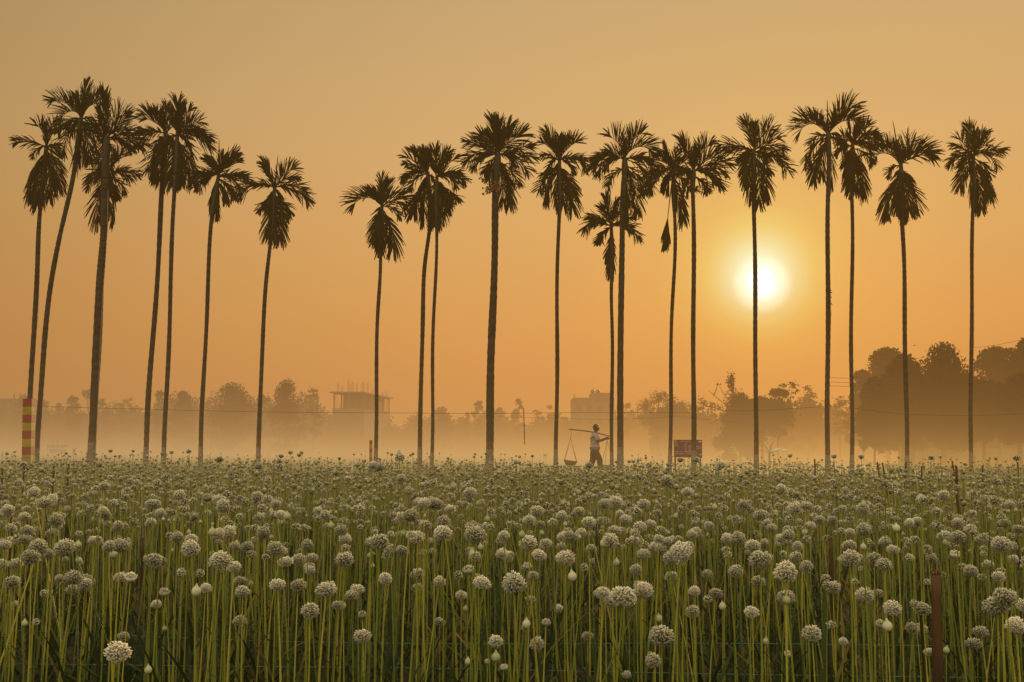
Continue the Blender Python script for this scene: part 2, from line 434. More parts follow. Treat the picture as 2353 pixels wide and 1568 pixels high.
def make_frond(hub, spec, s, parent, rnd, bare=0.0):
    """one arching feather leaf: midrib + broad ragged leaflets.  spec = start angle, end angle, reach (reading px)"""
    a0, a1, L = spec[:3]
    bend = a1 - a0
    hang = min(abs(abs(a0) - 180), 180) < 50
    psi = R(rnd.uniform(-32, 32)) if not hang else R(rnd.uniform(-55, 55))
    h = Vector((math.cos(psi), math.sin(psi), 0)); up = Vector((0, 0, 1))
    L = L * (1.05 if hang else 1.02)
    size = L * s
    mid_ = abs(a0) > 44 and not hang
    rl = size * 0.76
    N = 18
    p = Vector((0, 0, 0)); pts = []; tans = []; angs = []
    for i in range(N + 1):
        t = i / N
        a = R(a0 + bend * (t ** 1.15))
        tv = h * math.sin(a) + up * math.cos(a)
        pts.append(p.copy()); tans.append(tv); angs.append(a)
        p = p + tv * (rl / N)
    b = MB()
    b.tube(pts, [0.022 * (1 - 0.85 * i / N) + 0.003 for i in range(N + 1)], 5, tint=0.45)
    bn = Vector((-math.sin(psi), math.cos(psi), 0))
    sg = -1 if bend > 0 else 1
    straight = abs(bend) < 28
    roll = R(rnd.uniform(-60, 60))
    npair = int(18 + size * 7)
    base_t = (rnd.uniform(0.03, 0.08) if hang else rnd.uniform(0.06, 0.15)) if bare == 0 else bare
    ll0 = min(max(0.43 * size, 0.40), 0.72) * rnd.uniform(0.9, 1.08) * (0.80 if mid_ else (0.98 if hang else 1.0))
    gap = rnd.uniform(0.04, 0.12) if hang else rnd.uniform(0.06, 0.22)
    for j in range(npair):
        t = base_t + (1 - base_t) * (j + rnd.uniform(-.25, .25)) / (npair - 1)
        t = min(max(t, 0.05), 1.0)
        x = t * N; i = min(int(x), N - 1); fr = x - i
        pp = pts[i].lerp(pts[i + 1], fr); tv = tans[i].lerp(tans[i + 1], fr).normalized()
        a = angs[i] + (angs[i + 1] - angs[i]) * fr
        nv = (h * math.sin(a + sg * math.pi / 2) + up * math.cos(a + sg * math.pi / 2))
        prof = (0.22 + 0.90 * math.sin(math.pi * min(1, 0.02 + t * 0.80)))
        if t > 0.93: prof *= 0.85
        for s_ in (-1, 1):
            if rnd.random() < gap: continue
            ll = ll0 * prof * rnd.uniform(0.86, 1.1)
            if straight or hang:
                side = (nv * math.cos(roll) + bn * math.sin(roll)) * s_
                k = (0.62 if abs(a0) > 30 else 0.44) if not hang else 0.48
                d = tv * rnd.uniform(0.75, 0.95) + side * (k * (1.15 - 0.7 * t)) + Vector((rnd.uniform(-.1, .1), rnd.uniform(-.12, .12), rnd.uniform(-.08, .08)))
            elif abs(a0) > 44:
                d = tv * rnd.uniform(0.62, 0.9) + bn * (s_ * rnd.uniform(.1, .5)) + nv * rnd.uniform(-.62, .72) + Vector((rnd.uniform(-.08, .08), rnd.uniform(-.08, .08), rnd.uniform(-.22, .06)))
            else:
                th = R(rnd.uniform(2, 46))
                cn = 0.82 * (1 - 0.35 * max(0, (t - 0.6) / 0.4))
                d = tv * rnd.uniform(0.62, 0.85) + nv * (cn * math.cos(th)) + bn * (s_ * 0.75 * math.sin(th)) + Vector((rnd.uniform(-.06, .06), rnd.uniform(-.06, .06), rnd.uniform(-.06, .06)))
                if t > 0.84: d += nv * rnd.uniform(-0.95, 0.1)
            d.normalize()
            droop = 0.35 if hang else rnd.uniform(0.10, 0.55)
            ref = (bn * 0.9 + Vector((rnd.uniform(-.5, .5), rnd.uniform(-.5, .5), rnd.uniform(-.5, .5))))
            wd = d.cross(ref)
            if wd.length < 0.05: wd = d.cross(up)
            wd.normalize()
            wdt = rnd.uniform(0.026, 0.044) * (1.35 if t > 0.86 else 1.0) * (1.15 if hang else 1.0)
            q = pp.copy(); vs = []
            dirs = [d, (d + Vector((0, 0, -droop * 0.4))).normalized(), (d + Vector((0, 0, -droop))).normalized()]
            wds = [0.35, 0.95, 0.95, 0.42]
            vs += [q - wd * wdt * wds[0] * .5, q + wd * wdt * wds[0] * .5]
            for kseg in range(3):
                q = q + dirs[kseg] * (ll / 3)
                vs += [q - wd * wdt * wds[kseg + 1] * .5, q + wd * wdt * wds[kseg + 1] * .5]
            b.add(vs, [(0, 1, 3, 2), (2, 3, 5, 4), (4, 5, 7, 6)], 0, False, rnd.uniform(0.2, 0.8))
    o = b.build('frond', M_frond, parent)
    o.location = hub
    return o


def make_palm(idx, base, path, hub, wb, wt, fronds, label, Y=34.0, spear=None, fruit=None, flowers=None, white=None, shaft_px=100):
    rnd = random.Random(100 + idx)
    s = Y / FPX
    B = at(base[0], base[1], Y); B.z = GZ
    H = at(hub[0], hub[1], Y)
    root = empty('areca_palm', B, label, 'palm tree', 'areca palms standing in a row behind the field')
    mids = [at(u, v, Y) for u, v in path]
    P = [B - B] + [p - B for p in mids] + [H - B]
    P[0].z = -0.15
    n = 110
    cp = catmull(P, n)
    rb, rt = wb * s / 2 * .94, wt * s / 2 * .94
    rad = []
    for i in range(n + 1):
        t = i / n
        r = rt + (rb - rt) * (1 - t) ** 0.8
        if t < 0.06: r *= 1 + 0.22 * (1 - t / 0.06)
        r *= 1 + (0.05 if i % 2 else -0.02) + rnd.uniform(-.035, .035) + .06 * math.sin(t * 23 + idx * 1.7) * math.sin(t * 7 + idx)
        rad.append(r)
    # wobble
    ph = rnd.uniform(0, 6); amp = rnd.uniform(0.012, 0.035)
    for i in range(n + 1):
        t = i / n
        cp[i] = cp[i] + Vector((math.sin(ph + t * 13) * amp, math.cos(ph + t * 9) * amp, 0)) * min(1, 4 * t * (1 - t) * 2)
    wz = (white if white else rnd.uniform(0.62, 0.78))
    rz = wz + rnd.uniform(0.28, 0.38)

    def mf(i):
        z = cp[i].z
        return 1 if z < wz else (2 if z < rz else 0)
    b = MB(); b.tube(cp, rad, 10, matf=mf)
    b.build('trunk', [M_trunk, M_white, M_redband], root)
    # green crownshaft
    hv = H - B
    k0 = max(i for i in range(n + 1) if (hv - cp[i]).length > shaft_px * s) if shaft_px else n - 6
    seg = cp[k0:]
    b = MB()
    b.tube([p + Vector((0, 0, .05)) for p in seg], [rt * (1.02 + 0.45 * math.sin(math.pi * min(1, 0.15 + 0.85 * i / (len(seg) - 1)))) for i in range(len(seg))], 10)
    b.build('crownshaft', M_shaft, root)
    fronds = list(fronds)
    for k in range(2 + idx % 2):
        sd = 1 if k % 2 else -1
        fronds.append((sd * rnd.uniform(75, 150), sd * rnd.uniform(155, 182), rnd.uniform(48, 74)))
    for fsp in fronds:
        make_frond(hv + Vector((rnd.uniform(-.03, .03), rnd.uniform(-.06, .06), rnd.uniform(-.10, .04) if abs(fsp[0]) < 100 else rnd.uniform(-.38, .02))), fsp, s, root, rnd, fsp[3] if len(fsp) > 3 else 0.0)
    if spear:
        b = MB(); a = R(spear[0]); L = spear[1] * s
        b.tube([hv + Vector((math.sin(a), 0, math.cos(a))) * L * k / 6 for k in range(7)], [0.03, .03, .027, .024, .02, .015, .006], 6)
        b.build('spear_leaf', M_frond, root)
    if fruit:
        b = MB(); c0 = hv + Vector((0, 0, -fruit[1] * s))
        for k in range(14):
            e = c0 + Vector((rnd.uniform(-.62, .15), rnd.uniform(-.5, .0), rnd.uniform(-.36, .26)))
            b.tube([c0, c0.lerp(e, .6) + Vector((0, 0, .06)), e], [.014, .01, .006], 4)
            for q in range(9):
                f = rnd.uniform(0.35, 1.05); pc = c0.lerp(e, f) + Vector((rnd.uniform(-.05, .05), rnd.uniform(-.05, .05), rnd.uniform(-.05, .05)))
                r = rnd.uniform(.026, .042)
                b.add([pc + Vector(v) * r for v in ((1, 0, 0), (-1, 0, 0), (0, 1, 0), (0, -1, 0), (0, 0, 1.3), (0, 0, -1.3))],
                      [(0, 2, 4), (2, 1, 4), (1, 3, 4), (3, 0, 4), (2, 0, 5), (1, 2, 5), (3, 1, 5), (0, 3, 5)], 0, True)
        b.build('fruit_bunch', M_fruit, root)
    if flowers:
        b = MB(); c0 = hv + Vector((0, 0, -flowers * s))
        for k in range(46):
            sd = 1 if k % 3 else -1
            d = Vector((sd * rnd.uniform(.4, 1), rnd.uniform(-.5, .5), rnd.uniform(-.45, .75))).normalized() * rnd.uniform(.18, .42) * (1 if sd > 0 else .7)
            b.tube([c0, c0 + d * .5 + Vector((0, 0, .02)), c0 + d + Vector((0, 0, -.03))], [.009, .007, .003], 4)
        b.build('flower_stalk', M_frond, root)
    return root


PALMS = [
    # base, path points, hub, width base/top, fronds, label, extras
    dict(base=(66, 1046), path=[(80, 700), (95, 471)], hub=(106, 338), wb=13, wt=8, Y=34.4,
         fronds=[(-8, -60, 82), (14, 62, 84), (-2, -14, 62), (-72, -108, 84), (75, 110, 50), (-145, -186, 138), (165, 180, 138), (-172, -180, 142), (135, 186, 118), (150, 172, 112), (-158, -178, 120)],
         label='slim areca palm rising right behind the red and yellow banded post'),
    dict(base=(83, 1046), path=[(103, 770), (135, 560), (171, 385)], hub=(188, 268), wb=13, wt=9, Y=33.8,
         fronds=[(2, 6, 98), (-35, -140, 105), (-30, -105, 95), (28, 120, 92), (22, 60, 85), (-10, -25, 70), (-125, -186, 122), (118, 188, 122), (178, 182, 122), (-158, -180, 118), (155, 178, 118), (-100, -160, 85), (100, 165, 85), (-168, -182, 116)],
         label='strongly leaning areca palm beside the red and yellow banded post'),
    dict(base=(210, 1048), path=[(228, 700), (237, 530), (243, 400)], hub=(246, 318), wb=19, wt=14, Y=33.4,
         fronds=[(-8, -4, 125), (24, 75, 98), (30, 55, 92), (55, 120, 95), (72, 122, 108), (62, 100, 100), (-58, -105, 75), (-30, -75, 84), (-165, -182, 104), (170, 180, 112), (-14, -22, 90), (88, 150, 80)],
         label='thick trunked areca palm with a tall crown, third from the left edge'),
    dict(base=(214, 1046), path=[(231, 700), (241, 540)], hub=(249, 398), wb=12, wt=9, Y=35.6,
         fronds=[(38, 95, 88), (68, 145, 92), (60, 110, 84), (-58, -140, 90), (-150, -198, 150), (150, 192, 142), (180, 181, 90), (28, 58, 76), (-100, -165, 80), (-40, -80, 60), (110, 160, 80)],
         label='shorter areca palm half hidden behind the thick trunked palm'),
    dict(base=(335, 1048), path=[(352, 760), (374, 430)], hub=(381, 304), wb=13, wt=10, Y=34.2,
         fronds=[(-24, -88, 90), (0, 4, 72), (-68, -118, 72), (-90, -165, 100), (-155, -184, 130), (176, 181, 122), (-172, -180, 126), (-40, -85, 70), (40, 90, 55), (-110, -170, 110), (-18, -50, 75)],
         label='left palm of the close pair whose crowns touch left of the big dark tree'),
    dict(base=(377, 1048), path=[(388, 760), (402, 430)], hub=(408, 306), wb=11, wt=9, Y=33.7,
         fronds=[(-4, -1, 92), (9, 40, 88), (24, 78, 80), (52, 105, 66), (66, 135, 82), (72, 150, 110), (78, 128, 112), (165, 180, 128), (-170, -180, 128), (148, 174, 128), (180, 182, 118), (4, 16, 82), (-14, -30, 70), (-120, -175, 90), (120, 168, 95)],
         label='right palm of the close pair whose crowns touch, with a tall tufted top'),
    dict(base=(462, 1048), path=[(472, 760), (489, 490)], hub=(503, 402), wb=11, wt=8, Y=34.0, spear=(-2, 88),
         fronds=[(24, 42, 80), (38, 72, 76), (58, 106, 72), (72, 122, 86), (92, 162, 90), (108, 172, 74), (140, 178, 62), (-30, -55, 58), (-58, -108, 68), (-68, -140, 86), (-85, -160, 82), (-165, -184, 92), (180, 181, 90), (-18, -35, 55), (6, 18, 60), (-150, -178, 85)],
         label='areca palm with a bare upright spear leaf, right of the touching pair'),
    dict(base=(594, 1046), path=[(604, 760), (621, 560)], hub=(631, 432), wb=11, wt=8, Y=34.3, spear=(4, 80),
         fronds=[(-14, -36, 86), (22, 75, 86), (46, 105, 80), (60, 130, 90), (88, 142, 122), (-62, -105, 66), (-66, -158, 112), (178, 182, 132), (-170, -180, 118), (165, 178, 130), (145, 168, 72), (110, 160, 70), (-110, -165, 64)],
         label='lone areca palm with spear leaf and a wide gap to its right'),
    dict(base=(863, 1054), path=[(868, 760), (874, 575)], hub=(878, 472), wb=10, wt=7, Y=34.0,
         fronds=[(-2, -4, 80), (9, 18, 74), (-20, -46, 62), (-44, -150, 98), (42, 140, 86), (46, 165, 94), (-146, -190, 106), (180, 181, 102), (140, 190, 112), (156, 181, 100), (-30, -110, 60), (-165, -182, 98)],
         label='short areca palm standing beside the small striped post'),
    dict(base=(965, 1056), path=[(969, 800), (975, 635), (988, 505)], hub=(983, 398), wb=11, wt=9, Y=34.6,
         fronds=[(-18, -44, 82), (-36, -72, 78), (-55, -100, 72), (-66, -130, 78), (-95, -162, 74), (-162, -184, 122), (-172, -180, 112), (6, 0, 62), (-140, -176, 100), (-8, -20, 66), (-80, -150, 88)],
         label='areca palm with a kinked trunk, left of a crossing pair'),
    dict(base=(992, 1056), path=[(997, 760), (1003, 508)], hub=(1004, 406), wb=9, wt=7, Y=33.9,
         fronds=[(-3, -4, 88), (11, 34, 88), (32, 66, 78), (52, 96, 78), (70, 124, 88), (86, 165, 76), (118, 160, 66), (178, 182, 112), (158, 185, 106), (-175, -182, 106), (148, 176, 86), (-12, -26, 74), (-165, -184, 100), (100, 150, 80)],
         label='straight slim areca palm next to the kinked trunk'),
    dict(base=(1124, 1060), path=[(1131, 760), (1139, 445)], hub=(1144, 354), wb=20, wt=13, Y=33.2, fruit=(1, 84), shaft_px=80,
         fronds=[(-8, -12, 102), (3, 3, 96), (11, 34, 98), (20, 60, 76), (-32, -54, 84), (-52, -84, 102), (-66, -126, 108), (-72, -156, 92), (-115, -160, 66), (42, 60, 100), (56, 84, 110), (72, 108, 112), (84, 138, 114), (105, 162, 92), (132, 160, 90), (150, 182, 134), (164, 178, 126), (-20, -38, 70), (-90, -145, 70)],
         label='thickest areca palm with the widest crown and a hanging fruit bunch'),
    dict(base=(1277, 1062), path=[(1280, 760), (1284, 485)], hub=(1286, 367), wb=10, wt=8, Y=33.8,
         fronds=[(-14, -34, 92), (-28, -66, 74), (-58, -108, 64), (-4, 4, 68), (14, 44, 78), (32, 68, 78), (58, 108, 84), (72, 162, 98), (-138, -178, 122), (-128, -160, 108), (-160, -188, 122), (150, 175, 120), (165, 185, 122), (138, 168, 100), (4, 20, 60), (-100, -150, 60)],
         label='areca palm left of the man with the shoulder pole'),
    dict(base=(1406, 1062), path=[(1406, 800), (1406, 630)], hub=(1405, 516), wb=9, wt=7, Y=35.0,
         fronds=[(-8, -12, 76), (-20, -44, 60), (-62, -80, 72), (-66, -160, 100), (66, 162, 94), (52, 88, 66), (24, 50, 70), (180, 182, 112), (-168, -178, 72), (8, 20, 66), (-60, -120, 66)],
         label='shortest areca palm, its thin trunk crossing the end of the shoulder pole'),
    dict(base=(1425, 1063), path=[(1428, 600), (1433, 430)], hub=(1436, 366), wb=15, wt=11, Y=34.0, shaft_px=40,
         fronds=[(-8, -58, 94), (10, 66, 104), (26, 150, 100), (-58, -122, 94), (-62, -156, 112), (-78, -174, 122), (58, 128, 72), (78, 162, 118), (98, 178, 134), (140, 184, 140), (165, 182, 122), (178, 182, 138), (-110, -170, 84), (120, 175, 100), (-40, -100, 60)],
         label='areca palm with a forked V shaped top, just right of the man'),
    dict(base=(1538, 1061), path=[(1544, 760), (1551, 515)], hub=(1546, 390), wb=9, wt=8, Y=34.6,
         fronds=[(-12, -20, 78), (-38, -92, 78), (-60, -108, 76), (-72, -165, 104), (-88, -176, 96), (8, 18, 64), (160, 175, 134), (-172, -174, 190, 0.62), (60, 120, 60), (-30, -60, 66), (120, 170, 80), (35, 80, 55)],
         label='areca palm with a broken dead frond dangling, left of the signboard'),
    dict(base=(1593, 1064), path=[(1594, 760), (1593, 470)], hub=(1594, 392), wb=12, wt=9, Y=33.8, flowers=48, shaft_px=50,
         fronds=[(-14, -30, 98), (18, 48, 100), (52, 104, 114), (66, 126, 100), (86, 160, 102), (118, 168, 64), (-58, -100, 72), (-20, -58, 74), (40, 90, 80), (-80, -130, 66), (4, 14, 66), (95, 150, 84)],
         label='areca palm in front of the maroon signboard'),
    dict(base=(1737, 1064), path=[(1736, 760), (1733, 490)], hub=(1732, 346), wb=11, wt=9, Y=33.9,
         fronds=[(-8, -22, 94), (26, 58, 98), (42, 84, 84), (58, 122, 92), (-62, -96, 104), (-70, -110, 84), (-105, -150, 62), (84, 108, 94), (98, 158, 122), (180, 184, 130), (164, 190, 146), (150, 184, 128), (-148, -174, 96), (-165, -190, 122), (-4, 6, 70), (130, 165, 80)],
         label='areca palm crossing the sun'),
    dict(base=(1901, 1065), path=[(1902, 760), (1903, 460)], hub=(1903, 305), wb=12, wt=10, Y=33.8, spear=(0, 80), shaft_px=60,
         fronds=[(-34, -84, 98), (-38, -158, 108), (22, 76, 108), (32, 148, 108), (-118, -185, 118), (-150, -184, 134), (165, 182, 122), (118, 180, 106), (-140, -178, 115), (30, 95, 95), (-30, -70, 70)],
         label='areca palm with two wide arching upper fronds, right of the sun'),
    dict(base=(1956, 1064), path=[(1957, 760), (1958, 460)], hub=(1959, 331), wb=10, wt=8, Y=34.6,
         fronds=[(9, 24, 68), (-5, -10, 62), (28, 58, 74), (54, 104, 78), (66, 138, 90), (76, 148, 72), (-60, -150, 62), (-165, -190, 110), (175, 182, 132), (160, 180, 130), (-172, -178, 134), (45, 85, 70), (100, 160, 75), (-30, -70, 50)],
         label='areca palm partly behind the arching frond crown, fourth of the right group from the edge'),
    dict(base=(2083, 1066), path=[(2080, 760), (2074, 515)], hub=(2070, 380), wb=11, wt=9, Y=33.9, spear=(-8, 110),
         fronds=[(-20, -66, 92), (-32, -140, 100), (12, 52, 96), (22, 150, 108), (56, 106, 92), (-134, -188, 122), (-154, -184, 122), (180, 181, 126), (150, 188, 130), (130, 188, 122), (168, 178, 130), (-12, -40, 70), (40, 120, 90), (-172, -180, 122)],
         label='areca palm with a long spear leaf and a dense rounded hanging skirt'),
    dict(base=(2230, 1065), path=[(2232, 760), (2236, 475)], hub=(2237, 359), wb=10, wt=8, Y=34.1,
         fronds=[(-4, -14, 88), (11, 38, 84), (32, 72, 84), (56, 104, 94), (62, 158, 100), (-28, -58, 76), (-46, -92, 84), (-56, -158, 84), (-95, -168, 66), (-148, -180, 108), (-138, -170, 90), (148, 178, 108), (168, 182, 134), (178, 183, 120), (4, 16, 76), (-70, -120, 64)],
         label='areca palm nearest the right edge'),
]
for i, p in enumerate(PALMS):
    make_palm(i, **p)

# ------------------------------------------------------------------ trees behind the field


def blob_points(blobs, n, rnd, fuzz=.05):
    """n points spread through a set of ellipsoids, most near their skins"""
    wts = np.array([(a[3] * a[5] + a[4] * a[5] + a[3] * a[4]) for a in blobs]); wts = wts / wts.sum()
    idx = rnd.choice(len(blobs), n, p=wts)
    B = np.array(blobs)[idx]
    d = rnd.normal(size=(n, 3)); d /= np.linalg.norm(d, axis=1)[:, None]
    r = rnd.random(n) ** 0.45 * (1 + rnd.normal(size=n) * fuzz)
    return B[:, :3] + d * r[:, None] * B[:, 3:6]


def leaf_quads(P, size, rnd, droop=0.0):
    n = len(P)
    a = rnd.normal(size=(n, 3)); a[:, 2] -= droop; a /= np.linalg.norm(a, axis=1)[:, None]
    c = rnd.normal(size=(n, 3)); c = np.cross(a, c); c /= np.linalg.norm(c, axis=1)[:, None]
    s = size * rnd.uniform(0.6, 1.3, n)[:, None]
    V = np.stack([P - a * s * .5, P + c * s * .24 + a * s * .05, P + a * s * .5, P - c * s * .24 + a * s * .05], axis=1).reshape(-1, 3)
    loops = np.arange(4 * n); sizes = np.full(n, 4)
    return V, loops, sizes


def grow_tree(name, u, top, hw, Y, label, group=None, bottom=None, leaf=None, n=2600, shape='dome', seed=0, lean=0, limbs=True, dens=1.0, cat='tree'):
    """u, top, hw, bottom are read from the picture; the tree stands on the ground Y metres away"""
    rnd = np.random.default_rng(seed + 500); rr = random.Random(seed)
    s = Y / FPX
    base = at(u + lean, 1040, Y); base.z = GZ
    tip = at(u, top, Y)
    Ht = tip.z - GZ; W = hw * s
    dx = tip.x - base.x
    cb = Ht * 0.22 if bottom is None else max(0.2, at(u, bottom, Y).z - GZ)
    root = empty(name, base, label, cat, group)
    blobs = []
    ch = Ht - cb
    nb = {'dome': 26, 'bushy': 34, 'airy': 34, 'tall': 22, 'column': 26}[shape]
    for k in range(nb):
        t = rr.random()
        if shape == 'dome': wz = math.sqrt(max(0, 1 - (max(0, t - .35) / .65) ** 2)) * (0.75 + .25 * min(1, t / .3))
        elif shape == 'bushy': wz = (1 - t ** 1.6) * .95 + .12
        elif shape == 'tall': wz = 0.55 + .45 * math.sin(math.pi * t)
        elif shape == 'column': wz = 0.8
        else: wz = 0.45 + .55 * math.sin(math.pi * min(1, t * .8 + .15))
        an = rr.uniform(0, 6.283)
        q = rr.random() ** 0.5
        br = W * (rr.uniform(.24, .46) if shape in ('dome', 'bushy') else rr.uniform(.14, .42))
        x = math.cos(an) * W * wz * q * .92; y = math.sin(an) * W * wz * q * .92
        z = cb + br * .6 + t * (ch - br * 1.35)
        bz = br * rr.uniform(.65, .95)
        blobs.append((x + dx * (z / Ht), y, z, br * 1.1, br * 1.1, bz))
    if shape in ('dome', 'bushy'):
        blobs.append((dx * .6, 0, cb + ch * .42, W * .86, W * .86, ch * .46))
        blobs.append((dx, 0, Ht - W * .25, W * .35, W * .35, W * .25))
        for k in range(7):        # boughs that hang lower than the rest
            an = rr.uniform(0, 6.283); q = rr.uniform(.35, .9); br = W * rr.uniform(.18, .32)
            blobs.append((math.cos(an) * W * q, math.sin(an) * W * q, cb - br * rr.uniform(-.4, .9), br, br, br * rr.uniform(.8, 1.3)))
    lf = leaf if leaf else max(0.16, 4.2 * s)
    P = blob_points(blobs, int(n * dens * 1.7), rnd, .10 if shape in ('dome', 'bushy') else .30)
    P = P[P[:, 2] > 0.1]
    V, lo, si = leaf_quads(P, lf, rnd, 0.4)
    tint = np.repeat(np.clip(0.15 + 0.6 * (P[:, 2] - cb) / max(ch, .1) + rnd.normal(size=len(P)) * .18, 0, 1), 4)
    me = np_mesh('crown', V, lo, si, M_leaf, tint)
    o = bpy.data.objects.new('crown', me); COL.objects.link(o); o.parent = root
    b = MB()
    tr = max(0.06, W * .055)
    fork = cb + ch * .25
    cpts = [Vector((0, 0, -.1)), Vector((dx * .15 + rr.uniform(-.1, .1), 0, cb * .6)), Vector((dx * .4, 0, fork)), Vector((dx * .8, 0, cb + ch * .7))]
    b.tube(cpts, [tr * 1.3, tr, tr * .8, tr * .3], 7)
    if limbs:
        for k in range(7):
            bl = blobs[rr.randrange(len(blobs))]
            st = cpts[1].lerp(cpts[2], rr.random())
            en = Vector(bl[:3])
            b.tube([st, st.lerp(en, .5) + Vector((0, 0, -.03 * Ht * rr.random())), en], [tr * .55, tr * .35, tr * .12], 5)
    b.build('trunk', M_bark, root)
    return root, blobs


FG = 'misty trees along the far side of the land'
far_trees = [
    # u, top, hw, Y, shape, n, label
    (59, 906, 22, 270, 'dome', 1500, 'round faint tree beside the flat roofed block near the left edge'),
    (98, 918, 20, 270, 'dome', 1400, 'low faint tree right of the striped post'),
    (168, 909, 26, 250, 'dome', 1700, 'faint round tree left of the thick palm trunk'),
    (136, 926, 17, 285, 'bushy', 900, 'small faint tree filling in between two round ones at far left'),
    (236, 916, 22, 260, 'dome', 1500, 'faint tree just right of the thick palm trunk'),
    (275, 925, 14, 280, 'airy', 600, 'thin faint tree between two wider ones behind the left palms'),
    (296, 910, 22, 255, 'airy', 900, 'faint leaning tree with a ragged crown left of the touching palms'),
    (366, 897, 20, 215, 'dome', 1500, 'ragged tree between the trunks of the touching palms'),
    (420, 896, 34, 215, 'bushy', 2400, 'broad ragged tree left of the big domed tree'),
    (532, 878, 62, 195, 'dome', 5200, 'big domed tree, the broadest of the left treeline'),
    (658, 872, 48, 185, 'bushy', 4200, 'pointed bushy tree left of the unfinished building'),
    (720, 889, 22, 190, 'airy', 1100, 'sparse tree leaning against the unfinished building'),
    (605, 905, 26, 210, 'airy', 1500, 'gappy tree between the domed tree and the pointed one'),
    (1017, 935, 32, 245, 'dome', 2200, 'rounded low tree right of the unfinished building'),
    (1060, 958, 20, 290, 'bushy', 900, 'low bush like tree in the pale distance left of the thickest palm'),
    (1098, 920, 15, 260, 'tall', 1000, 'tall narrow faint tree left of the thickest palm'),
    (1074, 947, 12, 265, 'dome', 600, 'little faint tree left of the tall narrow one'),
    (1148, 936, 14, 262, 'tall', 800, 'faint narrow tree right of the thickest palm trunk'),
    (1192, 916, 17, 240, 'tall', 1100, 'tall feathery faint tree above the dangling stick'),
    (1234, 941, 17, 265, 'airy', 700, 'faint spreading tree left of the water tank building'),
    (1266, 926, 14, 260, 'tall', 800, 'faint slim tree behind the palm left of the man'),
    (1300, 956, 16, 275, 'bushy', 700, 'low faint tree at the foot of the water tank building'),
    (1443, 925, 16, 235, 'airy', 800, 'thin faint tree right of the water tank building'),
    (1512, 897, 52, 150, 'airy', 4200, 'airy spreading tree behind the left side of the signboard'),
    (1556, 917, 34, 165, 'airy', 1900, 'gappy tree directly above the signboard'),
    (1856, 885, 34, 150, 'dome', 2400, 'pale rounded tree behind the palm with two arching fronds'),
    (1930, 902, 26, 125, 'airy', 900, 'sparse twiggy tree left of the big dark mango trees'),
    (1808, 925, 30, 140, 'bushy', 1600, 'pale low tree behind the creeper covered tree'),
]
for k, (u, tp, hw, Y, shp, n, lab) in enumerate(far_trees):
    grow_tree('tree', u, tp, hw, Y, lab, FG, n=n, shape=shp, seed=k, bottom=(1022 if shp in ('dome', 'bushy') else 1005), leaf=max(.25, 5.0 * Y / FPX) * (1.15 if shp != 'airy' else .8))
# low scrub that closes the gaps under the far trees: one mass nobody could count
P = []
rnd = np.random.default_rng(5)
bl = []
for u in range(-60, 2480, 14):
    Y = 290 if u < 1500 else 170
    lvl = [(-80, 925), (30, 925), (120, 935), (230, 932), (330, 925), (390, 905), (480, 898), (600, 902), (720, 905), (780, 940), (900, 955), (1000, 952), (1160, 950), (1300, 962), (1420, 950), (1480, 930), (1600, 930), (1750, 925), (1900, 920), (2000, 915), (2500, 900)]
    tpv = float(np.interp(u, [a for a, _ in lvl], [b_ for _, b_ in lvl])) + 10 * math.sin(u * .043) + 6 * math.sin(u * .11 + 1) + 6
    p = at(u, tpv + random.uniform(-8, 8), Y + random.uniform(-6, 6)); hgt = p.z - GZ
    bl.append((p.x, p.y, GZ + hgt * .45, 2.1 * Y / 290, 2.1, hgt * .55))
P = blob_points(bl, 130000, rnd, .08)
P = P[P[:, 2] > GZ]
V, lo, si = leaf_quads(P, 1.0, rnd, .3)
o = bpy.data.objects.new('scrub', np_mesh('scrub', V, lo, si, M_leaf, np.repeat(rnd.uniform(.2, .7, len(P)), 4))); COL.objects.link(o)
tag(o, 'unbroken belt of misty scrub closing the far side of the land', 'scrub', kind='stuff')

# dark mango trees at the right
mango = [
    (2165, 786, 92, 78, 'dome', 19000, 1000, 'largest dark mango tree with a high domed crown at the right'),
    (2076, 812, 60, 80, 'dome', 10000, 985, 'dark mango tree making the left shoulder of the largest one'),
    (2008, 866, 40, 76, 'dome', 6500, 1010, 'small dark mango tree at the left end of the dark clump'),
    (2036, 799, 66, 112, 'dome', 11000, 1000, 'paler mango tree rising behind the dark clump'),
    (1982, 850, 36, 110, 'bushy', 5000, 1005, 'pale low tree at the left foot of the paler mango'),
    (2286, 797, 66, 104, 'dome', 11000, 990, 'paler rounded tree right of the largest mango'),
    (2366, 774, 66, 98, 'dome', 11000, 985, 'tall tree cut by the right edge of the picture'),
    (2345, 858, 80, 74, 'dome', 14000, 1000, 'low dark mango tree in the right corner in front of the wall'),
    (2090, 890, 80, 79, 'dome', 12000, 1008, 'low hanging dark mango bough mass under the largest tree'),
    (2262, 872, 66, 77, 'dome', 11000, 985, 'dark mango tree between the largest one and the corner'),
]
for k, (u, tp, hw, Y, shp, n, bt, lab) in enumerate(mango):
    grow_tree('mango_tree', u, tp, hw, Y, lab, 'mango trees at the right', n=n, shape=shp, seed=60 + k, bottom=bt, leaf=(0.30 if Y < 90 else .42), lean=random.uniform(-6, 6), cat='mango tree')

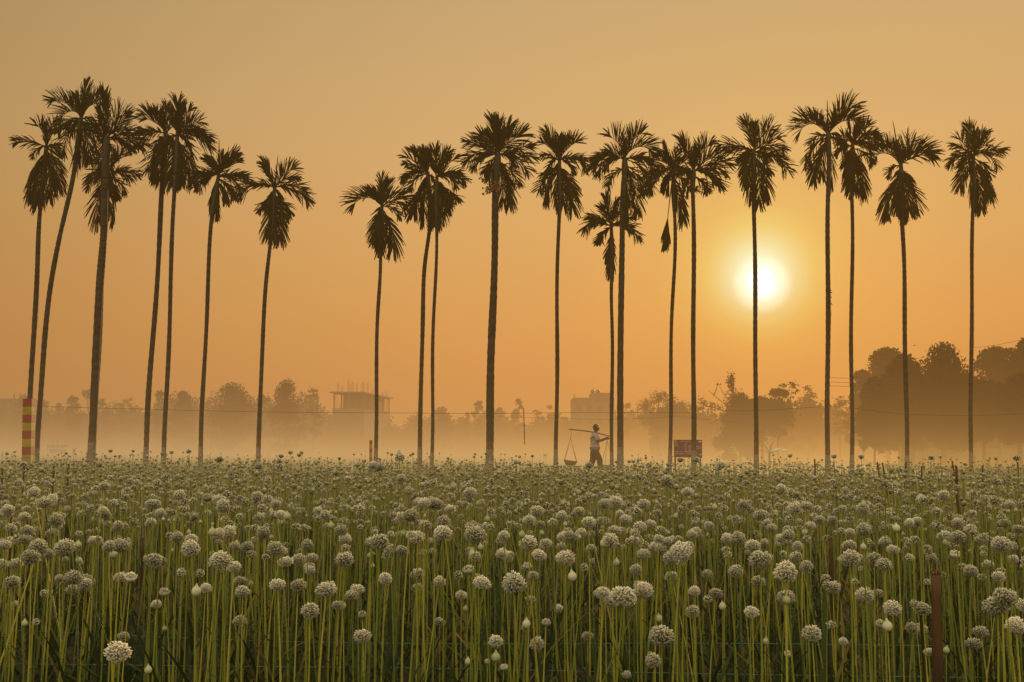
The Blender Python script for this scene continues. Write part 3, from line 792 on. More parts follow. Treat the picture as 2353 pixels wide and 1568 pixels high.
# tree smothered in creeper with a bare snag on top and twigs to the left
root, _ = grow_tree('creeper_covered_tree', 1702, 902, 50, 102, 'creeper smothered tree with a bare snag and twigs reaching left', None, n=9000, shape='bushy', seed=91, bottom=1040, leaf=.34, dens=1.0)
grow_tree('tree', 1752, 912, 58, 108, 'bushy tree joining the creeper covered tree to the pillar like one', FG, n=7000, shape='dome', seed=92, bottom=975, leaf=.36)
base = root.location
loc = lambda u, v, Y=102: at(u, v, Y) - base
b = MB()
b.tube([loc(1698, 1000), loc(1688, 930), loc(1682, 890), loc(1679, 866)], [.16, .14, .11, .05], 6)
for pts in ([(1686, 955), (1650, 940), (1622, 932), (1612, 936)], [(1688, 945), (1660, 925), (1640, 908), (1628, 898)], [(1690, 930), (1672, 915), (1662, 905), (1652, 884)],
            [(1690, 965), (1655, 960), (1632, 975)], [(1622, 932), (1615, 925), (1608, 918)], [(1640, 908), (1646, 896), (1648, 882)], [(1682, 890), (1676, 878), (1670, 872)]):
    b.tube([loc(*p) for p in pts], [.07] + [.045] * (len(pts) - 2) + [.015], 5)
b.build('bare_limb', M_bark, root)
rnd = np.random.default_rng(77)
pts = []
for (u, v, ru, rv, n) in [(1616, 925, 20, 14, 90), (1640, 932, 18, 8, 60), (1655, 938, 12, 6, 40), (1680, 880, 9, 22, 330), (1687, 930, 18, 28, 900), (1612, 935, 8, 6, 30), (1650, 884, 5, 5, 10), (1700, 940, 26, 25, 900)]:
    c = loc(u, v); s_ = 102 / FPX
    q = rnd.normal(size=(n, 3)) * np.array([ru * s_ * .5, ru * s_ * .4, rv * s_ * .5]); pts.append(q + np.array(c))
P = np.concatenate(pts); V, lo, si = leaf_quads(P, .25, rnd, .4)
o = bpy.data.objects.new('creeper', np_mesh('creeper', V, lo, si, M_leaf, np.repeat(rnd.uniform(.2, .7, len(P)), 4))); COL.objects.link(o); o.parent = root

root, _ = grow_tree('leaning_tree', 1788, 892, 24, 104, 'bushy pillar like tree with a large leaved twig sticking up at its right', None, n=4600, shape='column', seed=93, bottom=1000, leaf=.3)
base = root.location
b = MB()
b.tube([loc(1795, 950, 104), loc(1815, 920, 104), loc(1822, 886, 104)], [.06, .04, .015], 5)
b.tube([loc(1800, 935, 104), loc(1806, 905, 104), loc(1800, 888, 104)], [.04, .03, .012], 5)
b.build('bare_limb', M_bark, root)
pts = []
for (u, v, ru, rv, n) in [(1822, 884, 12, 7, 26), (1828, 898, 7, 8, 14), (1800, 886, 9, 5, 14), (1818, 925, 9, 14, 40), (1770, 965, 20, 40, 420), (1812, 960, 14, 25, 220)]:
    q = rnd.normal(size=(n, 3)) * np.array([ru, ru, rv]) * (104 / FPX) * .55; pts.append(q + np.array(loc(u, v, 104)))
P = np.concatenate(pts); V, lo, si = leaf_quads(P, .42, rnd, .6)
o = bpy.data.objects.new('foliage', np_mesh('foliage', V, lo, si, M_leaf, np.repeat(rnd.uniform(.2, .7, len(P)), 4))); COL.objects.link(o); o.parent = root

# small wild palm far left, banana plant near the creeper tree
Yp = 230; bs = at(203, 1040, Yp); bs.z = GZ; hubp = at(201, 903, Yp)
root = empty('palm_tree', bs, 'small far palm poking above the misty treeline left of the thick trunk', 'palm tree')
b = MB(); b.tube([Vector((0, 0, -.1)), (hubp - bs) * .5 + Vector((.2, 0, 0)), hubp - bs], [.22, .17, .13], 7); b.build('trunk', M_bark, root)
rp = random.Random(3)
for k in range(11):
    make_frond(hubp - bs, (-150 + k * 30, (-175 if k < 5 else 175), 15), Yp / FPX, root, rp)
Yp = 66; bs = at(1768, 1048, Yp); bs.z = GZ
root = empty('banana_plant', bs, 'slender young banana plant standing in the mist just right of the palm crossing the sun', 'plant')
b = MB(); b.tube([Vector((0, 0, -.1)), Vector((0, 0, .8))], [.09, .06], 7); b.build('stem', M_shaft, root)
for k, (a0, a1, L) in enumerate([(-50, -120, 1.1), (-15, -70, 1.3), (10, 50, 1.3), (45, 110, 1.2), (62, 98, 1.5)]):
    b = MB(); p = Vector((0, 0, .75)); vs = []; fs = []
    for i in range(9):
        t = i / 8; a = R(a0 + (a1 - a0) * t); d = Vector((math.sin(a), .25, math.cos(a))).normalized()
        wd = .10 * math.sin(math.pi * min(1, .08 + t * .95)); n_ = d.cross(Vector((0, 1, 0))).normalized() * .4 + Vector((0, .8, .25))
        vs += [p - n_ * wd, p, p + n_ * wd]; p = p + d * L / 8
    for i in range(8):
        fs += [(i * 3, i * 3 + 1, i * 3 + 4, i * 3 + 3), (i * 3 + 1, i * 3 + 2, i * 3 + 5, i * 3 + 4)]
    b.add(vs, fs, 0, True, .25); b.build('leaf', M_stem, root)

# ------------------------------------------------------------------ buildings
def prism(b, poly, z0, z1, mat=0):
    n = len(poly)
    vs = [Vector((p[0], p[1], z0)) for p in poly] + [Vector((p[0], p[1], z1)) for p in poly]
    b.add(vs, [tuple(reversed(range(n))), tuple(range(n, 2 * n))] + [(i, (i + 1) % n, n + (i + 1) % n, n + i) for i in range(n)], mat)


# unfinished building: slab roof on props, starter bars standing up
YA = 240
A = at(757, 900, YA); Bc = at(838, 900, YA); Cc = at(904, 913, YA * 1.105); Cc.z = A.z
D = A + (Cc - Bc)
zr = A.z; zs = at(757, 938, YA).z
o = A.copy(); o.z = GZ
root = empty('unfinished_building', (o.x, o.y, GZ), 'unfinished concrete building with starter bars standing on its slab roof', 'building')
L3 = lambda p: Vector((p.x - o.x, p.y - o.y, 0))
pA, pB, pC, pD = map(L3, (A, Bc, Cc, D))
ctr = (pA + pB + pC + pD) / 4
def inset(f, side=1.0): return [ctr + (p - ctr) * f for p in (pA, pB, pC, pD)]
b = MB(); prism(b, inset(1.0), zr - GZ - .32, zr - GZ); b.build('roof_slab', M_concrete, root)
b = MB(); prism(b, inset(.90), 0, zs - GZ); b.build('wall', M_concrete, root)
body = inset(.86)
b = MB(); prism(b, inset(.60), zs - GZ + .003, zr - GZ - .33); b.build('upper_wall', M_concrete, root)
for k in range(4):
    for q in range(4):
        c = inset(.86); e0 = c[k].lerp(c[(k + 1) % 4], q / 4)
        b = MB(); b.box(e0 + Vector((0, 0, (zs + zr) / 2 - GZ - .16)), (.32, .32, zr - zs - .33)); b.build('column', M_concrete, root)
b = MB()
for k in range(46):
    c = inset(.95 if k % 3 else .8); kk = (0, 1)[k % 2]; e0 = c[kk].lerp(c[kk + 1], random.random())
    b = MB(); b.tube([e0 + Vector((0, 0, zs - GZ)), e0 + Vector((random.uniform(-.2, .2), 0, zr - GZ - .33))], .05, 4)
    b.build('bamboo_prop', M_bamboo, root)
for (u, tv) in [(772, 878), (782, 884), (797, 871), (803, 880), (809, 876), (819, 879), (831, 877), (836, 876), (845, 875), (857, 889), (882, 892), (891, 887)]:
    t = (u - 757) / (838 - 757)
    e = pA.lerp(pB, min(1, max(0, t))) if u <= 838 else pB.lerp(pC, (u - 838) / 66)
    e = ctr + (e - ctr) * .93
    hgt = at(u, tv, YA).z - zr
    b = MB()
    for dx in (-.18, 0, .16): b.tube([e + Vector((dx, 0, zr - GZ - .02)), e + Vector((dx + random.uniform(-.06, .06), 0, zr - GZ + hgt * random.uniform(.86, 1)))], .032, 4)
    b.build('starter_bars', M_steel, root)

# block with two water tanks on its stair tower
YB = 225; sB = YB / FPX
o = at(1317, 1040, YB); o.z = GZ
root = empty('apartment_block', o, 'plain flat roofed block with two black water tanks on its stair tower', 'building')
px = lambda du: du * sB
hz_ = at(1317, 917, YB).z - GZ; hz2 = at(1370, 902, YB).z - GZ
b = MB(); b.box((px(47), 5.0, hz_ / 2), (px(94), 10, hz_)); b.build('wall', M_concrete, root)
b = MB(); b.box((px(47), -.03 + .1, hz_ + .12), (px(94) + .1, .2, .3)); b.box((.1, 5, hz_ + .12), (.2, 9.8, .3)); b.build('parapet', M_concrete, root)
b = MB(); b.box((px(66), 5.5, (hz_ + hz2) / 2 + .01), (px(44), 8, hz2 - hz_)); b.build('stair_tower', M_concrete, root)
for du in (47.5, 59.5):
    b = MB(); z0 = hz2 + .02; r = px(4.7); hh = px(8.5)
    b.tube([(px(du), 3, z0), (px(du), 3, z0 + hh * .75), (px(du), 3, z0 + hh * .92), (px(du), 3, z0 + hh)], [r, r, r * .7, r * .3], 14); b.build('water_tank', M_tank, root)
for du in (2, 5): 
    b = MB(); b.tube([(px(du), 1, hz_), (px(du), 1, hz_ + px(12))], .07, 5); b.build('roof_rod', M_steel, root)
for fl in range(3):
    for q in range(3):
        b = MB(); b.box((px(14 + q * 24), -.035, hz_ - 2.0 - fl * 3.1), (1.3, .06, 1.3)); b.build('window', M_dark, root)

YC = 290; o = at(-40, 1040, YC); o.z = GZ
root = empty('concrete_building', o, 'faint flat roofed block with two bare columns at the left edge', 'building')
h_ = at(20, 916, YC).z - GZ; wpx = 86 * YC / FPX
b = MB(); b.box((wpx / 2, 5, h_ / 2), (wpx, 10, h_)); b.build('wall', M_concrete, root)
for u in (20, 34):
    b = MB(); b.box(((u + 40) * YC / FPX, 1, h_ + .7), (.35, .35, 1.5)); b.build('column', M_concrete, root)

# low shed wall with pale pillars under the mango trees
YW = 86; sW = YW / FPX
o = at(2070, 1040, YW); o.z = GZ
root = empty('pillared_wall', o, 'long low dark shed front divided by pale pillars under the mango trees', 'wall')
zt = at(2200, 982, YW).z - GZ; zb = at(2200, 1030, YW).z - GZ; Lw = 420 * sW
b = MB(); b.box((Lw / 2, .4, zt / 2), (Lw, .3, zt - .004)); b.build('back_wall', M_dark, root)
b = MB(); b.box((Lw / 2, .1, zb / 2), (Lw, .3, zb)); b.build('plinth', M_plaster, root)
b = MB(); b.box((Lw / 2, .15, zt + .12), (Lw + .3, .75, .22)); b.build('coping', M_plaster, root)
for u in (2086, 2124, 2160, 2200, 2244, 2300, 2345, 2395, 2440):
    b = MB(); b.box(((u - 2070) * sW, -.12, zt / 2), (.26, .2, zt)); b.build('pillar', M_plaster, root)

# faint things on the misty land
Yh = 125; sH = Yh / FPX; o = at(131, 1036, Yh); o.z = GZ
root = empty('field_shelter', o, 'faint low open shelter with thin posts standing in the mist at the left', 'shelter')
h_ = at(131, 1022, Yh).z - GZ
b = MB(); b.box((0, 0, h_ - .2), (35 * sH, 1.5, .35)); b.build('roof', M_concrete, root)
b = MB(); b.box((0, .3, h_ * .42), (33 * sH, 1.0, .5)); b.build('panel', M_concrete, root)
for x in (-16, -5, 6, 16):
    b = MB(); b.tube([(x * sH, -.7, -.1), (x * sH, -.7, h_ + (.5 if x in (-5, 6) else .02))], .05, 5); b.build('post', M_bamboo, root)
o = at(170, 1036, 130); o.z = GZ
root = empty('crate', o, 'small faint box standing in the mist right of the open shelter', 'box')
b = MB(); b.box((0, 0, .45), (.42, .42, 1.0)); b.build('body', M_concrete, root)
b = MB(); b.box((0, 0, .98), (.5, .5, .06)); b.build('lid', M_concrete, root)
root_o = at(1093, 1036, 130); root_o.z = GZ
root = empty('crate', root_o, 'faint low box in the mist right of the thickest palm', 'box')
root.location = (at(1253, 1036, 130).x, 130, GZ)
b = MB(); b.box((0, 0, .35), (.6, .5, .75)); b.build('body', M_concrete, root)
b = MB(); b.box((0, 0, .75), (.68, .56, .06)); b.build('lid', M_concrete, root)
for (u, t, Yq, lab) in [(907, 1014, 95, 'faint pale post in the mist behind the small striped post'), (1184, 1025, 110, 'faint pale post in the mist left of the dangling stick')]:
    pass

# ------------------------------------------------------------------ banded posts
def banded_post(u0, v0, u1, v1, wpx, Y, nb, label, first=0):
    s = Y / FPX
    lo = at(u0, v0, Y); hi = at(u1, v1, Y)
    base = lo.copy(); base.z = ground_z(lo.x, Y)
    d = (hi - base); n = nb
    root = empty('banded_post', base, label, 'post', 'red and yellow banded posts')
    rot = d.to_track_quat('Z', 'Y').to_matrix() @ Matrix.Rotation(R(random.uniform(-4, 4)), 3, 'Z')
    hgt = (hi.z - lo.z) / nb
    tot = d.length
    for k in range(nb + 3):
        z1 = tot - k * hgt; z0 = max(z1 - hgt, 0)
        if z1 <= 0.02: break
        w_ = wpx * s * (1.0 if k % 2 == 0 else .985)
        c = base + d.normalized() * ((z0 + z1) / 2) - base
        b = MB(); b.box(c, (w_, w_, z1 - z0 - .002), 0, rot)
        b.build('red_band' if (k + first) % 2 == 0 else 'yellow_band', M_red if (k + first) % 2 == 0 else M_yellow, root)
    return root


banded_post(67, 1046, 67.5, 917, 20.5, 33.2, 6.8 and 7, 'tall square post painted in red and yellow bands at the left')
banded_post(853, 1050, 853, 1012, 7, 39.0, 4, 'small faded banded post left of the short palm')

# ------------------------------------------------------------------ signboard
YS = 36.0; sS = YS / FPX
o = at(1581, 1052, YS); o.z = GZ
root = empty('signboard', o, 'maroon signboard on two posts with yellow and white lettering behind a palm trunk', 'sign')
zt = at(1581, 1011, YS).z - GZ; zb_ = at(1581, 1051.5, YS).z - GZ
Wd = 62 * sS; Hd = zt - zb_
b = MB(); b.box((0, 0, (zt + zb_) / 2), (Wd, .03, Hd)); b.build('board', M_maroon, root)
b = MB()
for (c, s_) in [((0, -.005, zt - .012), (Wd + .03, .05, .024)), ((0, -.005, zb_ + .008), (Wd + .03, .05, .02))]: b.box(c, s_)
for x in (-1, 1): b.box((x * (Wd / 2 + .003), -.005, (zt + zb_) / 2), (.024, .05, Hd - .046))
b.build('frame', M_steel, root)
for x in (-1, 1):
    b = MB(); b.box((x * (Wd / 2 - .035), .05, zt / 2 - .05), (.055, .05, zt)); b.build('post', M_bamboo, root)
rs = random.Random(21)


def script_word(b, x, z, wd, h):
    """a word of hanging letters under one head line, as on the board"""
    yq = -.018
    b.box((x + wd / 2, yq, z), (wd, .004, h * .14))
    n = max(2, int(wd / (h * .62)))
    for k in range(n):
        cx = x + (k + .5) * wd / n; ww = wd / n * .8
        b.box((cx + ww * .3, yq, z - h * .5), (h * .11, .004, h * .82))
        if rs.random() < .8: b.box((cx - ww * .05, yq, z - h * rs.uniform(.45, .7)), (ww * .6, .004, h * .12), 0, Matrix.Rotation(R(rs.uniform(-45, 45)), 3, 'Y'))
        if rs.random() < .6: b.box((cx - ww * .25, yq, z - h * .6), (h * .10, .004, h * .4), 0, Matrix.Rotation(R(rs.uniform(-30, 30)), 3, 'Y'))


zz = lambda f: zt - Hd * f
xx = lambda f: -Wd / 2 + Wd * f
b = MB()
for x0, x1 in [(.24, .345), (.375, .485), (.51, .60), (.64, .78)]: script_word(b, xx(x0), zz(.075), Wd * (x1 - x0), .055)
b.build('yellow_lettering', M_signyellow, root)
b = MB()
for x0, x1, f in [(.02, .12, .215), (.02, .12, .325), (.38, .47, .23), (.36, .45, .345), (.50, .62, .345), (.66, .75, .345), (.79, .96, .345), (.38, .46, .455), (.50, .61, .455), (.65, .75, .455), (.79, .97, .455),
                  (.38, .46, .56), (.50, .60, .56), (.65, .74, .56), (.03, .16, .655), (.19, .30, .655), (.345, .37, .655), (.40, .62, .655), (.65, .80, .655),
                  (.03, .13, .765), (.16, .33, .765), (.35, .37, .765), (.42, .63, .765), (.67, .84, .765)]:
    script_word(b, xx(x0), zz(f), Wd * (x1 - x0), .036)
b.build('white_lettering', M_signwhite, root)
for x, lab in ((.055, 1), (.94, 0)):
    b = MB(); n = 20
    for (r0, r1) in ([(.026, .036), (0.006, .014)] if lab else [(.0, .036)]):
        vs = []
        for k in range(n):
            a = 2 * math.pi * k / n
            vs += [(xx(x) + math.cos(a) * r0, -.0185, zz(.095) + math.sin(a) * r0), (xx(x) + math.cos(a) * r1, -.0185, zz(.095) + math.sin(a) * r1)]
        if r0 > 0: b.add(vs, [(2 * k, 2 * k + 1, (2 * k + 3) % (2 * n), (2 * k + 2) % (2 * n)) for k in range(n)])
        else: b.add([vs[2 * k + 1] for k in range(n)], [tuple(range(n))])
    b.build('emblem', M_signwhite, root)

# ------------------------------------------------------------------ man carrying two baskets on a shoulder pole
YM = 35.4; sM = YM / FPX
mo = at(1367, 1086, YM); mo.z = GZ      # point on the ground under the trunk of the body
man = empty('person', mo, 'man in a loose grey shirt walking right with a pole on his shoulder', 'person')


def skin_mesh(name, verts, edges, radii, mat, parent, sub=2, root_i=0, deform=None):
    me = bpy.data.meshes.new(name); me.from_pydata([Vector(v) for v in verts], edges, [])
    o = bpy.data.objects.new(name, me); COL.objects.link(o)
    sk = o.modifiers.new('skin', 'SKIN'); sk.use_smooth_shade = True
    for i, r in enumerate(radii):
        d = me.skin_vertices[0].data[i]; d.radius = r if isinstance(r, tuple) else (r, r); d.use_root = (i == root_i)
    ss = o.modifiers.new('sub', 'SUBSURF'); ss.levels = sub; ss.render_levels = sub
    dg = bpy.context.evaluated_depsgraph_get()
    m2 = bpy.data.meshes.new_from_object(o.evaluated_get(dg))
    bpy.data.objects.remove(o); bpy.data.meshes.remove(me)
    m2.name = name
    m2.materials.clear(); m2.materials.append(mat)
    for p in m2.polygons: p.use_smooth = True
    o = bpy.data.objects.new(name, m2); COL.objects.link(o); o.parent = parent
    return o


# joints: x forward (right in the picture), y away from the viewer, z up
Vs = [(-.02, 0, .90), (-.02, 0, 1.08), (0, 0, 1.27), (.015, 0, 1.40), (.04, 0, 1.475), (.055, 0, 1.565), (.06, 0, 1.64)]
Rs = [(.12, .15), (.115, .145), (.11, .16), (.06, .075), (.062, .060), (.108, .088), (.088, .075)]
Es = [(0, 1), (1, 2), (2, 3), (3, 4), (4, 5), (5, 6)]


def limb(start, pts, rads):
    p = start
    for q, r in zip(pts, rads):
        Vs.append(q); Rs.append((r, r)); Es.append((p, len(Vs) - 1)); p = len(Vs) - 1
    return p


# right arm (towards the viewer): elbow bent, forearm forward, hand at the rope
limb(2, [(-.01, -.19, 1.34), (.06, -.23, 1.18), (.12, -.235, 1.105), (.26, -.22, 1.15), (.37, -.19, 1.185)], [.062, .050, .044, .038, .026])
wrR = len(Vs) - 1
# left arm (far side): up to steady the pole
limb(2, [(-.01, .19, 1.34), (.08, .24, 1.19), (.14, .23, 1.12), (.27, .17, 1.17), (.36, .12, 1.215)], [.062, .050, .044, .038, .026])
wrL = len(Vs) - 1
for wr, sd in ((wrR, -1), (wrL, 1)):
    wx, wy, wz_ = Vs[wr]
    palm = limb(wr, [(wx + .045, wy, wz_ + .012), (wx + .085, wy, wz_ + .02)], [.030, .030])
    for k, (dz, ln) in enumerate([(.030, .9), (.010, 1.0), (-.010, .95), (-.028, .75)]):
        limb(palm, [(wx + .085 + .034 * ln, wy - .010, wz_ + .02 + dz), (wx + .085 + .040 * ln, wy + .022, wz_ + .015 + dz), (wx + .085 + .012, wy + .036, wz_ + .012 + dz)], [.0095, .009, .008])
    limb(palm - 1, [(wx + .070, wy + .012, wz_ + .05), (wx + .098, wy + .024, wz_ + .052)], [.011, .009])
# legs in mid stride
limb(0, [(.0, -.09, .80), (.15, -.10, .47), (.16, -.10, .27), (.17, -.10, .08), (.21, -.10, .035), (.30, -.10, .03)], [.10, .066, .056, .042, .038, .026])
limb(0, [(-.02, .09, .80), (-.04, .10, .46), (-.13, .10, .26), (-.22, .10, .11), (-.20, .10, .05), (-.11, .10, .03)], [.10, .066, .056, .042, .036, .026])
# nose and chin
limb(5, [(.158, 0, 1.555), (.180, 0, 1.535)], [.022, .013])
limb(5, [(.115, 0, 1.495), (.128, 0, 1.482)], [.040, .026])
skin_mesh('body', Vs, Es, Rs, M_skin, man, 2, 0)
# face and hair
b = MB()
for sy in (-1, 1):
    b.tube([(.050, sy * .080, 1.55), (.046, sy * .100, 1.553)], [.028, .018], 7)
b.build('ears', M_skin, man)
b = MB()
for sy in (-1, 1):
    b.tube([(.132, sy * .030, 1.562), (.142, sy * .031, 1.562)], [.012, .008], 7)
b.tube([(.138, -.022, 1.512), (.146, 0, 1.511), (.138, .022, 1.512)], [.005, .007, .005], 5)
b.build('eyes_and_mouth', M_hair, man)
bm = bmesh.new(); bmesh.ops.create_icosphere(bm, subdivisions=3, radius=1.0)
for v_ in bm.verts: v_.co = Vector((v_.co.x * .118 + .044, v_.co.y * .098, v_.co.z * .125 + 1.598))
bmesh.ops.delete(bm, geom=[v_ for v_ in bm.verts if (v_.co.x > .088 and v_.co.z < 1.632) or v_.co.z < 1.50 or (v_.co.x > .055 and v_.co.z < 1.56)], context='VERTS')
for f_ in bm.faces: f_.smooth = True
me = bpy.data.meshes.new('hair'); bm.to_mesh(me); bm.free(); me.materials.append(M_hair)
o = bpy.data.objects.new('hair', me); COL.objects.link(o); o.parent = man
# shirt: loose, to the hips, short sleeves
Vt = [(.0, 0, .745), (0, 0, .90), (.0, 0, 1.07), (.0, 0, 1.23), (0, 0, 1.345), (.018, 0, 1.40), (-.02, -.195, 1.335), (.05, -.235, 1.19), (.085, -.24, 1.13), (-.02, .195, 1.335), (.06, .24, 1.19), (.10, .24, 1.13)]
Et = [(0, 1), (1, 2), (2, 3), (3, 4), (4, 5), (4, 6), (6, 7), (7, 8), (4, 9), (9, 10), (10, 11)]
Rt = [(.215, .22), (.182, .20), (.165, .19), (.150, .20), (.120, .16), (.080, .09), (.085, .085), (.078, .078), (.074, .074), (.085, .085), (.078, .078), (.074, .074)]
skin_mesh('shirt', Vt, Et, Rt, M_shirt, man, 2, 2)
Vp = [(-.02, 0, .86), (-.01, 0, .78), (.0, -.09, .76), (.08, -.10, .62), (.165, -.105, .46), (.17, -.105, .30), (.175, -.105, .12), (-.03, .09, .76), (-.045, .10, .60), (-.055, .10, .46), (-.12, .10, .30), (-.195, .10, .15)]
Ep = [(0, 1), (1, 2), (2, 3), (3, 4), (4, 5), (5, 6), (1, 7), (7, 8), (8, 9), (9, 10), (10, 11)]
Rp = [(.165, .17), (.165, .17), (.145, .13), (.13, .115), (.115, .10), (.11, .10), (.10, .098), (.145, .13), (.13, .115), (.115, .10), (.11, .10), (.10, .098)]
skin_mesh('trousers', Vp, Ep, Rp, M_trousers, man, 2, 0)

pole_pts = [Vector(p) + mo for p in [(-.935, -.10, 1.525), (-.80, -.10, 1.515), (-.42, -.10, 1.475), (-.05, -.10, 1.425), (.14, -.10, 1.385), (.34, -.10, 1.335), (.52, -.10, 1.285)]]
b = MB(); b.tube(catmull(pole_pts, 24), [.016 + .006 * math.sin(math.pi * i / 24) + (.003 if i % 4 == 0 else 0) for i in range(25)], 8)
pole = b.build('carrying_pole', M_pole)
tag(pole, 'long bamboo carrying pole resting on the walking man\'s shoulder', 'carrying pole')


def basket(c, rim, label, ropes, tiltdeg, knot=None):
    root = empty('basket', c, label, 'basket', 'baskets hanging from the shoulder pole')
    rot = Matrix.Rotation(R(tiltdeg), 3, 'Y')
    b = MB(); n = 22; prof = [(.52, 0), (.60, .0), (.80, .08), (1.0, .17), (1.04, .185), (.97, .18), (.76, .085), (.55, .015), (0.02, .012)]
    vs = []
    for (r, z) in prof:
        for k in range(n):
            a = 2 * math.pi * k / n
            vs.append(rot @ Vector((math.cos(a) * r * rim, math.sin(a) * r * rim, z)))
    fs = []
    for i in range(len(prof) - 1):
        for k in range(n): fs.append((i * n + k, i * n + (k + 1) % n, (i + 1) * n + (k + 1) % n, (i + 1) * n + k))
    fs.append(tuple(range(n - 1, -1, -1)))
    b.add(vs, fs, 0, True); b.build('bowl', M_basket, root)
    b = MB()
    for ln in ropes: b.tube([Vector(p) - Vector(c) for p in ln], .0065, 5)
    b.build('rope', M_rope, root)
    if knot is not None:
        b = MB(); b.tube([Vector(knot) - Vector(c) + Vector((0, 0, k)) for k in (-.02, -.01, .01, .02)], [.006, .018, .018, .006], 7); b.build('knot', M_rope, root)
    return root


bc = mo + Vector((-.89, -.10, .245))
top = mo + Vector((-.845, -.10, 1.51)); y_ = mo + Vector((-.865, -.10, 1.215))
rim = .245
rp_ = lambda a: bc + Matrix.Rotation(R(8), 3, 'Y') @ Vector((math.cos(a) * rim, math.sin(a) * rim, .18))
kn = y_.lerp(rp_(-.5), .66)
basket(bc, rim, 'shallow basket slung on ropes from the rear end of the shoulder pole',
       [[top, top + Vector((.004, 0, -.15)), y_], [y_, rp_(math.pi - .5)], [y_, rp_(math.pi + .6)], [y_, rp_(-.5)], [y_, rp_(.5)]], 8, kn)
bc2 = mo + Vector((.46, -.12, .10))
top2 = mo + Vector((.475, -.10, 1.295)); hd = mo + Vector((.425, -.14, 1.13))
rp2 = lambda a: bc2 + Vector((math.cos(a) * rim, math.sin(a) * rim, .18))
basket(bc2, rim, 'shallow basket slung from the front end of the shoulder pole, behind palm trunks',
       [[top2, hd], [hd, rp2(math.pi - .3)], [hd, rp2(math.pi + 1.0)], [hd, rp2(-.8)], [hd, rp2(.6)]], 0)

# ------------------------------------------------------------------ wires, dangling stick, birds
def wire(pts, Y, label, r=.0065, group='wires strung across the field edge'):
    P = [at(u, v, y) for (u, v, y) in [(p[0], p[1], p[2] if len(p) > 2 else Y) for p in pts]]
    o0 = P[0].copy()
    b = MB(); b.tube([p - o0 for p in catmull(P, max(8, 6 * len(P)))], r, 5)
    return tag(b.build('wire', M_wire, None, o0), label, 'wire', group)


wire([(86, 934), (235, 938), (420, 943), (620, 947), (860, 949), (1124, 950.5), (1277, 949), (1430, 948.5), (1590, 949)], 34.6, 'long thin wire running level from the leaning palm to the palm by the signboard')
wire([(1594, 939), (1680, 944), (1760, 943), (1900, 934)], 34.4, 'sagging wire between the signboard palm and the palm with arching fronds')
wire([(1905, 933), (1990, 942), (2083, 952), (2230, 955), (2380, 950)], 34.3, 'sagging wire from the palm with arching fronds out past the right edge')
wire([(1140, 958), (1260, 961), (1400, 964), (1500, 961), (1545, 957), (1600, 962), (1700, 972)], 48, 'second fainter wire sagging behind the man', .006)
wire([(1905, 868), (1960, 870), (2060, 872)], 66, 'upper of the short wires seen between the right palms', .012, 'short wires between the right palms')
wire([(1905, 878), (1960, 880), (2060, 881)], 66, 'middle of the short wires seen between the right palms', .012, 'short wires between the right palms')
wire([(1905, 887), (1960, 889), (2060, 890)], 66, 'lowest of the short wires seen between the right palms', .012, 'short wires between the right palms')
wire([(2230, 800), (2290, 793), (2400, 770)], 66, 'wire rising to the right above the trees at the right edge', .012, 'short wires between the right palms')
p0 = at(1203, 938, 34.5)
b = MB(); b.tube([Vector((0, 0, 0)), at(1204.5, 980, 34.5) - p0, at(1205.5, 1022, 34.5) - p0], [.016, .018, .012], 6)
tag(b.build('dangling_stick', M_pole, None, p0), 'thin dark stick hanging from the long wire above the field', 'stick')
b = MB(); p1 = at(1909, 668, 33.7)
b.tube([Vector((0, 0, 0)), at(1906, 690, 33.7) - p1, at(1910, 720, 33.7) - p1, at(1908, 755, 33.7) - p1], [.004] * 4, 4)
for k in range(7):
    q = at(1907 + random.uniform(-2, 3), 668 + k * 5, 33.7) - p1; b.tube([q, q + Vector((.05, 0, .02 - .01 * k))], [.022, .012], 5)
tag(b.build('climbing_vine', M_frond, None, p1), 'wisp of dry vine clinging to the palm with arching fronds', 'vine')


def bird(u, v, Y, size, label, flying):
    c = at(u, v, Y); root = empty('bird', c, label, 'bird')
    S_ = size
    skin_mesh('body', [(-.5 * S_, 0, 0), (-.1 * S_, 0, .02 * S_), (.25 * S_, 0, .05 * S_), (.45 * S_, 0, .10 * S_), (.62 * S_, 0, .09 * S_)],
              [(0, 1), (1, 2), (2, 3), (3, 4)], [.05 * S_, .15 * S_, .16 * S_, .10 * S_, .02 * S_], M_bird, root, 1, 1)
    for sy in (-1, 1):
        b = MB()
        if flying: vs = [(.25 * S_, sy * .08 * S_, .08 * S_), (.30 * S_, sy * .55 * S_, .22 * S_), (-.05 * S_, sy * 1.1 * S_, .10 * S_), (-.12 * S_, sy * .5 * S_, .12 * S_), (-.15 * S_, sy * .08 * S_, .06 * S_)]
        else: vs = [(.25 * S_, sy * .12 * S_, .10 * S_), (.1 * S_, sy * .18 * S_, .0), (-.5 * S_, sy * .08 * S_, -.06 * S_), (-.2 * S_, sy * .14 * S_, .1 * S_)]
        b.add(vs, [tuple(range(len(vs)))]); b.build('wing', M_bird, root)
    b = MB(); b.add([(-.45 * S_, -.03 * S_, 0), (-.45 * S_, .03 * S_, 0), (-.85 * S_, .10 * S_, -.02 * S_), (-.85 * S_, -.10 * S_, -.02 * S_)], [(0, 1, 2, 3)]); b.build('tail', M_bird, root)


bird(2101, 794, 55, .13, 'small dark bird flying left of the domed mango crown', True)
bird(1931, 869, 66, .11, 'small bird perched on a wire between the right palms', False)

# ------------------------------------------------------------------ the onion field in flower
CR = random.Random(42)


